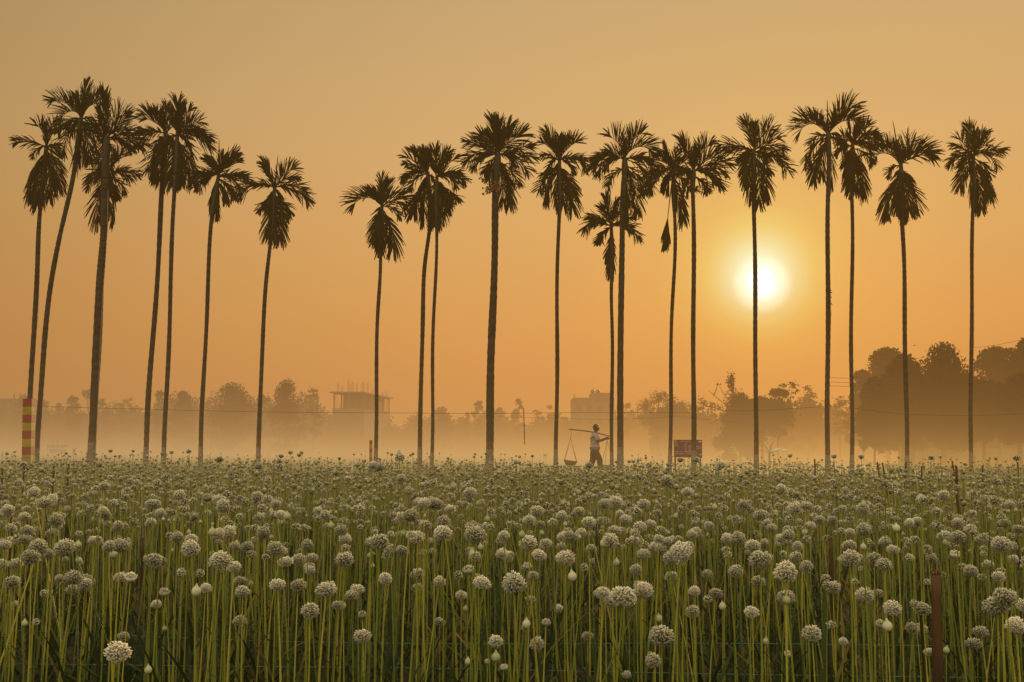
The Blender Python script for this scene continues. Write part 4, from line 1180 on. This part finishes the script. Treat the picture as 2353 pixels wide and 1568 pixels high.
def ico(sub):
    bm = bmesh.new(); bmesh.ops.create_icosphere(bm, subdivisions=sub, radius=1.0)
    V = np.array([v.co[:] for v in bm.verts]); F = np.array([[v.index for v in f.verts] for f in bm.faces]); bm.free()
    return V, F


def head_mesh_data(seed, nfl, detail):
    """globe of many small florets round a green core, unit radius.  returns V, faces (tris), tint"""
    r_ = np.random.default_rng(seed)
    cv, cf = ico(1 if detail < 2 else 2)
    V = [cv * (0.60 if nfl else 1)]; T = [np.full(len(cv), .10 if nfl else .6)]; F = [cf]; off = len(cv)  # green core toned darker, painting in shade between the florets
    i = np.arange(nfl) + .5
    ph = np.arccos(1 - 2 * i / nfl); th = math.pi * (1 + 5 ** .5) * i
    D = np.stack([np.cos(th) * np.sin(ph), np.sin(th) * np.sin(ph), np.cos(ph)], 1)
    D += r_.normal(size=D.shape) * .10; D /= np.linalg.norm(D, axis=1)[:, None]
    lump = 1 + .10 * np.sin(D[:, 0] * 3 + seed) * np.cos(D[:, 1] * 2.6 + seed * 2)
    flat = np.where(D[:, 2] < -.35, .86, 1.0)
    for k in range(nfl):
        d = D[k]; R1 = lump[k] * flat[k] * r_.uniform(.82, 1.13)
        a = np.cross(d, [.3, .5, .8]); a /= np.linalg.norm(a); c = np.cross(d, a)
        w_ = (2.0 / math.sqrt(nfl)) * r_.uniform(.50, .78) if detail >= 2 else (2.3 / math.sqrt(nfl)) * r_.uniform(.55, .85)
        if d[2] < -.86 or r_.random() < .05: continue
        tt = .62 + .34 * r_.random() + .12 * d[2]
        if detail >= 2:
            # open star: short stalk, spread of pointed tepals, bright stamen tip
            ro = r_.uniform(0, 6.28); ns = 5
            c0 = d * (R1 * .70)
            vs = [c0, d * R1 * .93]
            for q in range(ns):
                an = ro + q * 2 * math.pi / ns
                e = a * math.cos(an) + c * math.sin(an)
                vs.append(d * (R1 * r_.uniform(.94, 1.05)) + e * w_)
            vs = np.array(vs); fs = []
            for q in range(ns):
                q2 = (q + 1) % ns
                fs.append([0, 2 + q2, 2 + q]); fs.append([1, 2 + q, 2 + q2])
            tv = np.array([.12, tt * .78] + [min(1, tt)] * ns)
        else:
            vs = np.array([d * R1 * .62] + [d * R1 * .92 + (a * math.cos(q * 2.094) + c * math.sin(q * 2.094)) * w_ * 1.0 for q in range(3)] + [d * R1 * 1.06])
            fs = [[0, 2, 1], [0, 3, 2], [0, 1, 3], [4, 1, 2], [4, 2, 3], [4, 3, 1]]
            tv = np.array([.12, tt * .8, tt * .8, tt * .8, min(1, tt + .1)])
        V.append(vs); T.append(tv); F.append(np.array(fs) + off); off += len(vs)
    return np.concatenate(V), np.concatenate(F), np.concatenate(T)


def bud_mesh_data(seed):
    """closed papery bud: onion-dome with a drawn out tip"""
    r_ = np.random.default_rng(seed); n = 10
    prof = [(.10, -1.0), (.55, -.86), (.88, -.45), (1.0, 0), (.90, .45), (.62, .82), (.32, 1.12), (.13, 1.42 + .3 * r_.random()), (.02, 1.55 + .3 * r_.random())]
    V = []; F = []; T = []
    for i, (r, z) in enumerate(prof):
        for k in range(n):
            a = 2 * math.pi * k / n
            rr = r * (1 + .03 * ((k % 2) * 2 - 1))
            V.append((math.cos(a) * rr + (.10 * max(0, z - 1)), math.sin(a) * rr, z)); T.append(min(1, max(0, .58 + .10 * (k % 2) - .28 * max(0, z - .6) - (.25 if z < -.8 else 0))))
    for i in range(len(prof) - 1):
        for k in range(n):
            p, q, r2, s2 = i * n + k, i * n + (k + 1) % n, (i + 1) * n + (k + 1) % n, (i + 1) * n + k
            F.append([p, q, r2]); F.append([p, r2, s2])
    return np.array(V), np.array(F), np.array(T)


def half_open_data(seed):
    """bud bursting open: florets above, papery bract below"""
    V, F, T = head_mesh_data(seed, 110, 2)
    V = V * np.array([.92, .92, .80]); 
    bv, bf, bt = bud_mesh_data(seed)
    bv = bv.copy(); bv[:, 2] = np.minimum(bv[:, 2], .1) * .9 - .12; bv *= .98
    return np.concatenate([V, bv]), np.concatenate([F, bf + len(V)]), np.concatenate([T, bt * .8])


def stem_data(seed, sides, rings):
    """unit high stalk ending exactly at (0,0,1); hollow and a little swollen below the middle"""
    r_ = np.random.default_rng(seed)
    bx, by = r_.normal(size=2) * .022
    V = []; F = []; T = []
    for i in range(rings + 1):
        t = i / rings
        rad = .0072 - .0034 * t + .0020 * math.exp(-((t - .38) / .22) ** 2)
        ox = bx * math.sin(math.pi * t) ; oy = by * math.sin(math.pi * t)
        for k in range(sides):
            a = 2 * math.pi * k / sides
            V.append((ox + math.cos(a) * rad, oy + math.sin(a) * rad, t)); T.append(.50 + .12 * t - .46 * max(0, .42 - t) / .42 + .05 * math.sin(seed + 9 * t))  # foot toned darker, standing in for the shade low in the crop
    for i in range(rings):
        for k in range(sides):
            p, q, r2, s2 = i * sides + k, i * sides + (k + 1) % sides, (i + 1) * sides + (k + 1) % sides, (i + 1) * sides + k
            F.append([p, q, r2, s2])
    return np.array(V), np.array(F), np.array(T)


# ---- where the plants stand --------------------------------------------------------------
plants = []       # x, y, h, kind (0 open, 1 bud, 2 half open), head radius, tilt x, tilt y, rot
picked = [  # heads read from the picture: u, v, width in reading units, kind
    (1748, 1287, 55, 0), (1805, 1318, 58, 0), (1806, 1375, 42, 0), (1520, 1463, 58, 0), (1502, 1520, 40, 0), (713, 1406, 44, 0), (507, 1290, 50, 0), (1018, 1227, 46, 0),
    (1091, 1230, 48, 0), (872, 1247, 46, 0), (352, 1290, 42, 0), (833, 1463, 40, 0), (1914, 1352, 38, 0), (1592, 1408, 36, 0), (1472, 1364, 38, 0), (1985, 1370, 46, 0),
    (2016, 1366, 30, 0), (2050, 1400, 42, 0), (2120, 1402, 42, 0), (2117, 1447, 32, 0), (1234, 1482, 36, 0), (1140, 1476, 36, 0), (1060, 1370, 30, 0), (959, 1322, 36, 0),
    (959, 1353, 30, 0), (685, 1347, 38, 0), (553, 1338, 34, 0), (551, 1428, 32, 0), (301, 1325, 32, 2), (195, 1345, 36, 0), (200, 1335, 32, 0), (28, 1340, 38, 0), (70, 1282, 44, 0), (148, 1260, 46, 0),
    (277, 1256, 40, 0), (633, 1262, 40, 0), (567, 1258, 34, 0), (1558, 1270, 40, 0), (1352, 1202, 36, 0), (1238, 1277, 34, 0), (1180, 1343, 34, 0), (1095, 1330, 28, 0),
    (2032, 1300, 40, 0), (2253, 1453, 36, 0), (2237, 1480, 34, 0), (2335, 1440, 46, 0), (2326, 1370, 28, 0), (1985, 1220, 42, 0), (1710, 1162, 30, 0), (512, 1165, 38, 0),
    (1000, 1160, 38, 0), (104, 1157, 36, 0), (128, 1197, 36, 0), (922, 1100, 27, 0), (1748, 1185, 34, 0), (1415, 1155, 36, 0), (1579, 1132, 28, 0), (1815, 1047, 13, 0),
    (1657, 1070, 24, 0), (1353, 1070, 20, 0), (2230, 1315, 36, 0), (1690, 1315, 36, 0), (525, 1225, 38, 0), (943, 1187, 38, 0), (352, 1160, 34, 0), (2168, 1140, 28, 0),
    (1730, 1255, 36, 0), (655, 1293, 34, 0), (686, 1287, 32, 0), (711, 1305, 28, 0), (240, 1185, 32, 0), (645, 1185, 30, 0), (597, 1190, 26, 0), (793, 1240, 32, 0), (978, 1210, 34, 0),
    (1470, 1212, 32, 0), (1412, 1222, 34, 0), (1457, 1242, 30, 0), (1478, 1275, 30, 0), (1518, 1265, 32, 0), (1290, 1258, 26, 0), (1254, 1250, 28, 0), (1212, 1300, 26, 2), (1480, 1160, 30, 0),
    (1080, 1135, 32, 0), (595, 1072, 22, 0), (504, 1057, 20, 0), (630, 1047, 13, 0), (678, 1045, 12, 0), (945, 1043, 10, 0), (800, 1102, 22, 0), (446, 1190, 22, 0), (215, 1243, 28, 0), (20, 1245, 28, 0),
    (1862, 1210, 26, 0), (1808, 1247, 26, 0), (2108, 1200, 28, 0), (2140, 1285, 30, 0), (2188, 1240, 26, 0), (2270, 1300, 30, 0), (2250, 1240, 26, 0), (2310, 1205, 28, 0), (1625, 1320, 26, 0), (1350, 1463, 28, 0),
    (1210, 1445, 26, 0), (1010, 1430, 24, 0), (1440, 1552, 22, 0), (1938, 1475, 24, 0), (2135, 1500, 26, 0), (1120, 1520, 16, 2), (1158, 1533, 20, 2), (33, 1387, 20, 2), (1285, 1400, 22, 0),
    (450, 1370, 24, 1), (378, 1360, 28, 2), (787, 1400, 18, 1), (832, 1412, 24, 2), (1660, 1402, 18, 1), (1315, 1335, 22, 1), (260, 1283, 20, 1), (246, 1267, 20, 1), (430, 1280, 20, 1),
    (2175, 1502, 16, 1), (1069, 1404, 13, 1), (2023, 1433, 26, 2), (2040, 1450, 24, 1), (1417, 1300, 16, 1), (178, 1300, 14, 1), (1075, 1528, 16, 1), (1386, 1257, 18, 1), (1515, 1430, 18, 1),
    (620, 1222, 14, 1), (760, 1215, 16, 1), (1042, 1125, 18, 1), (1760, 1482, 16, 1), (1120, 1200, 16, 1), (2060, 1222, 18, 1), (1630, 1170, 14, 1), (395, 1450, 12, 1), (580, 1345, 12, 1), (1810, 1502, 20, 2)]
for (u, v, wd, kd) in picked:
    real = (.068 if kd == 0 else (.046 if kd == 2 else .033)) * CR.uniform(.94, 1.06)
    d = FPX * real / wd
    hor = 1043 + 0.0073 * (u - CX)
    if v > hor: d = min(d, (CAMZ - .50) * FPX / (v - hor))
    d = max(2.35, min(d, 12))
    p = at(u, v, d)
    rad = wd / FPX * d / 2 * .92
    plants.append((p.x, p.y, p.z, kd, rad, CR.gauss(0, .03), CR.gauss(0, .03), CR.uniform(0, 6.28), 1))
n_picked = len(plants)
px_ = np.array([(p[0], p[1]) for p in plants])
cell = {}


def near_ok(x, y, dmin):
    k = (int(x / .2), int(y / .2))
    for i in (-1, 0, 1):
        for j in (-1, 0, 1):
            for q in cell.get((k[0] + i, k[1] + j), ()):
                if (q[0] - x) ** 2 + (q[1] - y) ** 2 < dmin * dmin: return False
    return True


def put(x, y): cell.setdefault((int(x / .2), int(y / .2)), []).append((x, y))


for p in plants: put(p[0], p[1])
y = 2.3
DENS = 50.0
while y < 32.3:
    dy = .25
    half = .545 * (y + dy) + 4.0
    dens = DENS * (0.10 if y < 3.1 else (.55 if y < 3.8 else (.85 if y < 4.6 else (1.0 if y < 9 else (.64 if y < 13 else (.5 if y < 20 else .42))))))
    n = int(2 * half * dy * dens + CR.random())
    for _ in range(n):
        x = CR.uniform(-half, half); yy = y + CR.random() * dy
        if not near_ok(x, yy, .068): continue
        if yy < 3.25 and abs(x - 1.36 * yy / 3.15) < .05: continue
        put(x, yy)
        h = CR.gauss(.915, .105)
        r = CR.random()
        kd = 0 if r < .74 else (1 if r < .88 else 2)
        if CR.random() < .05: h -= CR.uniform(.1, .3)
        if CR.random() < .06: h += CR.uniform(.08, .30)
        if yy < 4: h = min(h, .98)
        h = min(max(h, .45), 1.30)
        if .035 < x / yy < .112: h = min(h, 1.02, 1.25 - .010 * yy)
        rad = (CR.gauss(.0245, .0055) if kd == 0 else (CR.gauss(.0195, .003) if kd == 2 else CR.gauss(.0115, .0025)))
        rad = max(rad, .009)
        lean = .05 if CR.random() > .10 else .2
        plants.append((x, yy, h, kd, rad, CR.gauss(0, lean), CR.gauss(0, lean), CR.uniform(0, 6.28), 0))
    y += dy

# ---- meshes shared by the copies -----------------------------------------------------------


def tri_mesh(name, V, F, T, mat, smooth=False):
    F = np.asarray(F)
    return np_mesh(name, V, F.ravel(), np.full(len(F), F.shape[1]), mat, T, smooth)


H_hi = [head_mesh_data(s_, 380 + 25 * (s_ % 4), 2) for s_ in range(7)]
H_half = [half_open_data(40 + s_) for s_ in range(3)]
H_bud = [bud_mesh_data(70 + s_) for s_ in range(4)]
H_mid = [head_mesh_data(20 + s_, 64, 1) for s_ in range(5)]
H_far = []
for s_ in range(4):
    v_, f_ = ico(1); r_ = np.random.default_rng(s_)
    H_far.append((v_ * (1 + r_.uniform(-.18, .18, len(v_)))[:, None], f_, np.clip(.22 + .42 * r_.random(len(v_)) + .16 * v_[:, 2], 0, 1)))  # distant heads tinted darker than near ones to imitate backlighting
S_hi = [stem_data(s_, 8, 12) for s_ in range(10)]
S_lo = [stem_data(30 + s_, 5, 5) for s_ in range(6)]
S_far = [stem_data(60 + s_, 3, 3) for s_ in range(4)]
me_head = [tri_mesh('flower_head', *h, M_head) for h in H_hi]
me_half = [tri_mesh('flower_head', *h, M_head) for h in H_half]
me_bud = [tri_mesh('bud', *h, M_bud, True) for h in H_bud]
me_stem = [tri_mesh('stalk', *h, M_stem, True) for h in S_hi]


def tilt_m(tx, ty, rz):
    return Matrix.Rotation(tx, 3, 'X') @ Matrix.Rotation(ty, 3, 'Y') @ Matrix.Rotation(rz, 3, 'Z')


# ---- which 300 show largest -----------------------------------------------------------------
cand = []
for i, p in enumerate(plants):
    M = tilt_m(p[5], p[6], p[7]); hp = Vector((p[0], p[1], 0)) + (M @ Vector((0, 0, p[2])) if not p[8] else Vector((0, 0, p[2])))
    u, v = project(hp)
    if -10 < u < 2363 and v < 1575:
        cand.append((p[4] / p[1] * (1.6 if p[8] else 1.0), i))
cand.sort(reverse=True)
single = set(i for _, i in cand[:300])

LAB = {0: ('round white onion flower head on a tall green stalk near the front', 'onion flower', 'open onion flowers in the near field', 'onion_flower'),
       1: ('smooth pointed unopened onion bud on a green stalk near the front', 'onion bud', 'closed onion buds in the near field', 'onion_bud'),
       2: ('half opened onion flower head with florets above a papery cup', 'onion flower', 'half open onion flowers in the near field', 'half_open_onion_flower')}
SPECIAL = {0: 'biggest left one of the pair of large white flower heads right of centre', 1: 'biggest right one of the pair of large white flower heads right of centre', 2: 'flower head hanging just below the two largest heads right of centre',
           3: 'large white flower head low in the field, straight below the signboard', 5: 'large white flower head standing alone low in the left half of the field',
           6: 'large white flower head above the low lone head in the left half', 57: 'tallest flower head, standing alone above the skyline right of the sun palm'}
protos = {}
cr = random.Random(9)
for i in sorted(single):
    x, y, h, kd, rad, tx, ty, rz, pk = plants[i]
    lab, cat, grp, nm = LAB[kd]
    root = empty(nm, (x, y, 0), SPECIAL.get(i, lab), cat, grp)
    if not pk: root.rotation_euler = tilt_m(tx, ty, rz).to_euler()
    else: root.rotation_euler = (0, 0, rz)
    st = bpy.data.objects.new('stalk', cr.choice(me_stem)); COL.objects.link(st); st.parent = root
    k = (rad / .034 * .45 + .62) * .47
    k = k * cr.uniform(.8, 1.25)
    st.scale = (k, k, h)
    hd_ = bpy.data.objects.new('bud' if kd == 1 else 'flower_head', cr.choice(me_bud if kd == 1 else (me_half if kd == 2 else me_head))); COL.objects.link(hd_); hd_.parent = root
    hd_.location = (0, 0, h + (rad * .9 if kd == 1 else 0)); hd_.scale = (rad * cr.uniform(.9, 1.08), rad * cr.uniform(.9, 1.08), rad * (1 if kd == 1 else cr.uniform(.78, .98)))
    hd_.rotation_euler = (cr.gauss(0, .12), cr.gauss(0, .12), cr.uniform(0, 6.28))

# ---- all the others: one mass --------------------------------------------------------------
VV = []; LL = []; SS = []; TT = []; MI_ = []; SM = []; off = 0
nr = np.random.default_rng(3)


def emit(data, M, T3, mi, dt, smooth):
    global off
    V, F, T = data
    W = V @ np.array(M).T + T3
    VV.append(W); LL.append((np.asarray(F) + off).ravel()); SS.append(np.full(len(F), F.shape[1])); TT.append(np.clip(T + dt, 0, 1)); MI_.append(np.full(len(F), mi)); SM.append(np.full(len(F), smooth)); off += len(V)


for i, p in enumerate(plants):
    if i in single: continue
    x, y, h, kd, rad, tx, ty, rz, pk = p
    Mt = tilt_m(tx, ty, rz); base = np.array((x, y, 0.0))
    k = (rad / .034 * .45 + .62) * .50 * cr.uniform(.75, 1.3)
    sd = S_hi if y < 5 else (S_lo if y < 12 else S_far)
    hd_ = (H_mid if y < 9 else H_far)
    if y < 5.2: hd_ = H_mid
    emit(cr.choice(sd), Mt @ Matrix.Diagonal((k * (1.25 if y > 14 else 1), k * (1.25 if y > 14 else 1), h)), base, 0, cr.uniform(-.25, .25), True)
    hp = base + np.array(Mt @ Vector((0, 0, h)))
    if kd == 1: emit(cr.choice(H_bud) if y < 14 else cr.choice(H_far), Mt @ Matrix.Diagonal((rad, rad, rad)), hp + np.array((0, 0, rad * .9)), 2, cr.uniform(-.25, .2), True)
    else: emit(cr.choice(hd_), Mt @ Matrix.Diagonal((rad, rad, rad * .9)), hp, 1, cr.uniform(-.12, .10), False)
me = np_mesh('onion_field', np.concatenate(VV), np.concatenate(LL), np.concatenate(SS), [M_stem, M_head, M_bud], np.concatenate(TT), np.concatenate(SM), np.concatenate(MI_))
o = bpy.data.objects.new('onion_field', me); COL.objects.link(o)
tag(o, 'dense mass of white onion flowers on green stalks filling the field to its far edge', 'onion field', kind='stuff')
print('plants', len(plants), 'single', len(single), 'verts', len(me.vertices))

# ---- drooping leaves near the ground ---------------------------------------------------------
VV = []; LL = []; TT = []; off = 0
lr = random.Random(17)
y = 2.0
while y < 16:
    dy = .25; half = .545 * y + 3.0
    for _ in range(int(2 * half * dy * (80 if y < 8 else 40))):
        x = lr.uniform(-half, half); yy = y + lr.random() * dy
        L = lr.uniform(.34, .90); a = lr.uniform(0, 6.28); lean = lr.uniform(.05, .55); fold = lr.random() < .35
        wd = lr.uniform(.006, .016); tn = min(1, max(0, lr.gauss(.30, .22)))
        if lr.random() < .12: tn = lr.uniform(.8, 1)
        dirx, diry = math.cos(a), math.sin(a)
        p = np.array((x, yy, 0.0)); el = 1.45 - lean
        wv = np.array((-diry, dirx, 0)) * wd
        vs = []
        for k in range(6):
            t = k / 5
            ww = wv * (1 - t ** 2.2 * .95)
            vs += [p - ww, p + ww]
            el -= lr.uniform(.02, .22) + (1.2 if fold and k == 3 else 0)
            p = p + np.array((dirx * math.cos(el), diry * math.cos(el), math.sin(el))) * L / 5
            p[2] = max(p[2], .01)
        VV.append(np.array(vs)); TT.append(np.full(12, tn))
        for k in range(5): LL.append(np.array([off + 2 * k, off + 2 * k + 1, off + 2 * k + 3, off + 2 * k + 2]))
        off += 12
    y += dy
V = np.concatenate(VV); lo = np.concatenate(LL)
o = bpy.data.objects.new('onion_leaves', np_mesh('onion_leaves', V, lo, np.full(len(LL), 4), M_onleaf, np.concatenate(TT))); COL.objects.link(o)
tag(o, 'tangle of green and yellowed onion leaves between the stalk bases', 'onion leaves', kind='stuff')

# ---- stakes and strings -----------------------------------------------------------------------
GS = 'weathered bamboo stakes standing in the field'


def stake(u, top, Y, wpx, label, lean=0.0, cut=True):
    p = at(u, top, Y); s = Y / FPX; r = wpx * s / 2 * .85
    b = MB(); hgt = p.z
    rot = Vector((lean, 0, 0))
    n = 12
    b.tube([Vector((-lean * hgt * (1 - k / n), 0, hgt * k / n)) for k in range(n + 1)], [r * (1 + (.10 if k % 4 == 1 else 0) - .08 * k / n) for k in range(n + 1)], 9)
    for k in range(9):      # split, frayed cut end
        a_ = k * .698; q = Vector((math.cos(a_) * r * .8, math.sin(a_) * r * .8, hgt - .004))
        b.tube([q, q + Vector((0, 0, r * (.25 + .9 * ((k * 7) % 5) / 5)))], [r * .3, r * .12], 4)
    o = b.build('bamboo_stake', M_bamboo, None, (p.x, p.y, 0))
    return tag(o, label, 'stake', GS)


stake(2150, 1316, 3.15, 27, 'thick brown bamboo stake standing near at the lower right', .02)
stake(2197, 1072, 9.0, 7, 'thin dark stake sticking up above the flower heads at the right', .0)
stake(1909, 1237, 5.2, 11, 'short reddish stake top between flower heads left of the thick stake', .0)
stake(30, 1162, 6.2, 12, 'reddish stake at the left edge of the field')
stake(1516, 1175, 7.0, 9, 'brown stake half hidden among heads below the man and signboard', .03)
stake(330, 1236, 6.0, 8, 'small reddish stake top in the left part of the field')
stake(2338, 1063, 14, 5, 'thin stake at the far right edge of the field')
stake(2188, 1060, 17, 4.5, 'thin leaning stake among the far heads left of the rightmost palm', -.12)
for (u, v, Y, wd, ln) in [(6, 1079, 13, 6, 0), (56, 1075, 14, 6, .02), (124, 1072, 15, 6, 0), (158, 1068, 16, 6, 0), (536, 1137, 9, 6, 0), (1872, 1056, 20, 4.5, 0), (2016, 1063, 17, 4.5, -.1), (2028, 1064, 17, 4.5, -.12), (2082, 1063, 18, 4.5, .1),
                          (2118, 1072, 14, 4.5, .05), (2258, 1070, 15, 4.5, .04)]:
    stake(u, v, Y, wd, 'short weathered stake showing only its top among the far flower heads', ln)


def string(pts, label, r=.0010, mat=None):
    P = [at(*p) for p in pts]; o0 = P[0].copy()
    b = MB(); b.tube([p - o0 for p in catmull(P, 6 * len(P))], r, 5)
    tag(b.build('string', mat or M_string, None, o0), label, 'string', 'strings stretched between the stakes')


string([(-120, 1440, 6.0), (200, 1456, 5.9), (640, 1474, 5.6), (1100, 1480, 5.5), (1600, 1478, 5.4), (2150, 1484, 5.2), (2500, 1484, 5.2)], 'green nylon string stretched low through the stalks, the upper one')
string([(-120, 1524, 5.2), (500, 1531, 5.15), (1000, 1536, 5.1), (1600, 1548, 5.0), (2150, 1556, 4.9), (2480, 1560, 4.9)], 'lower green nylon string near the bottom edge')
string([(560, 1458, 6.1), (900, 1463, 6.0), (1400, 1462, 6.0), (1800, 1455, 6.0), (2480, 1468, 5.9)], 'dull reddish string just behind the upper green one', .0012, M_redband)


# ------------------------------------------------------------------ render settings
sc.render.engine = 'CYCLES'
sc.view_settings.view_transform = 'Standard'
sc.view_settings.look = 'None'
sc.view_settings.exposure = 0
sc.view_settings.gamma = 1
sc.cycles.use_denoising = True
sc.cycles.max_bounces = 5
sc.cycles.diffuse_bounces = 2
sc.cycles.glossy_bounces = 1
sc.cycles.transmission_bounces = 3
sc.cycles.volume_bounces = 0
sc.cycles.transparent_max_bounces = 4
sc.cycles.volume_max_steps = 64
sc.cycles.volume_step_rate = 1.0
sc.cycles.caustics_reflective = False
sc.cycles.caustics_refractive = False
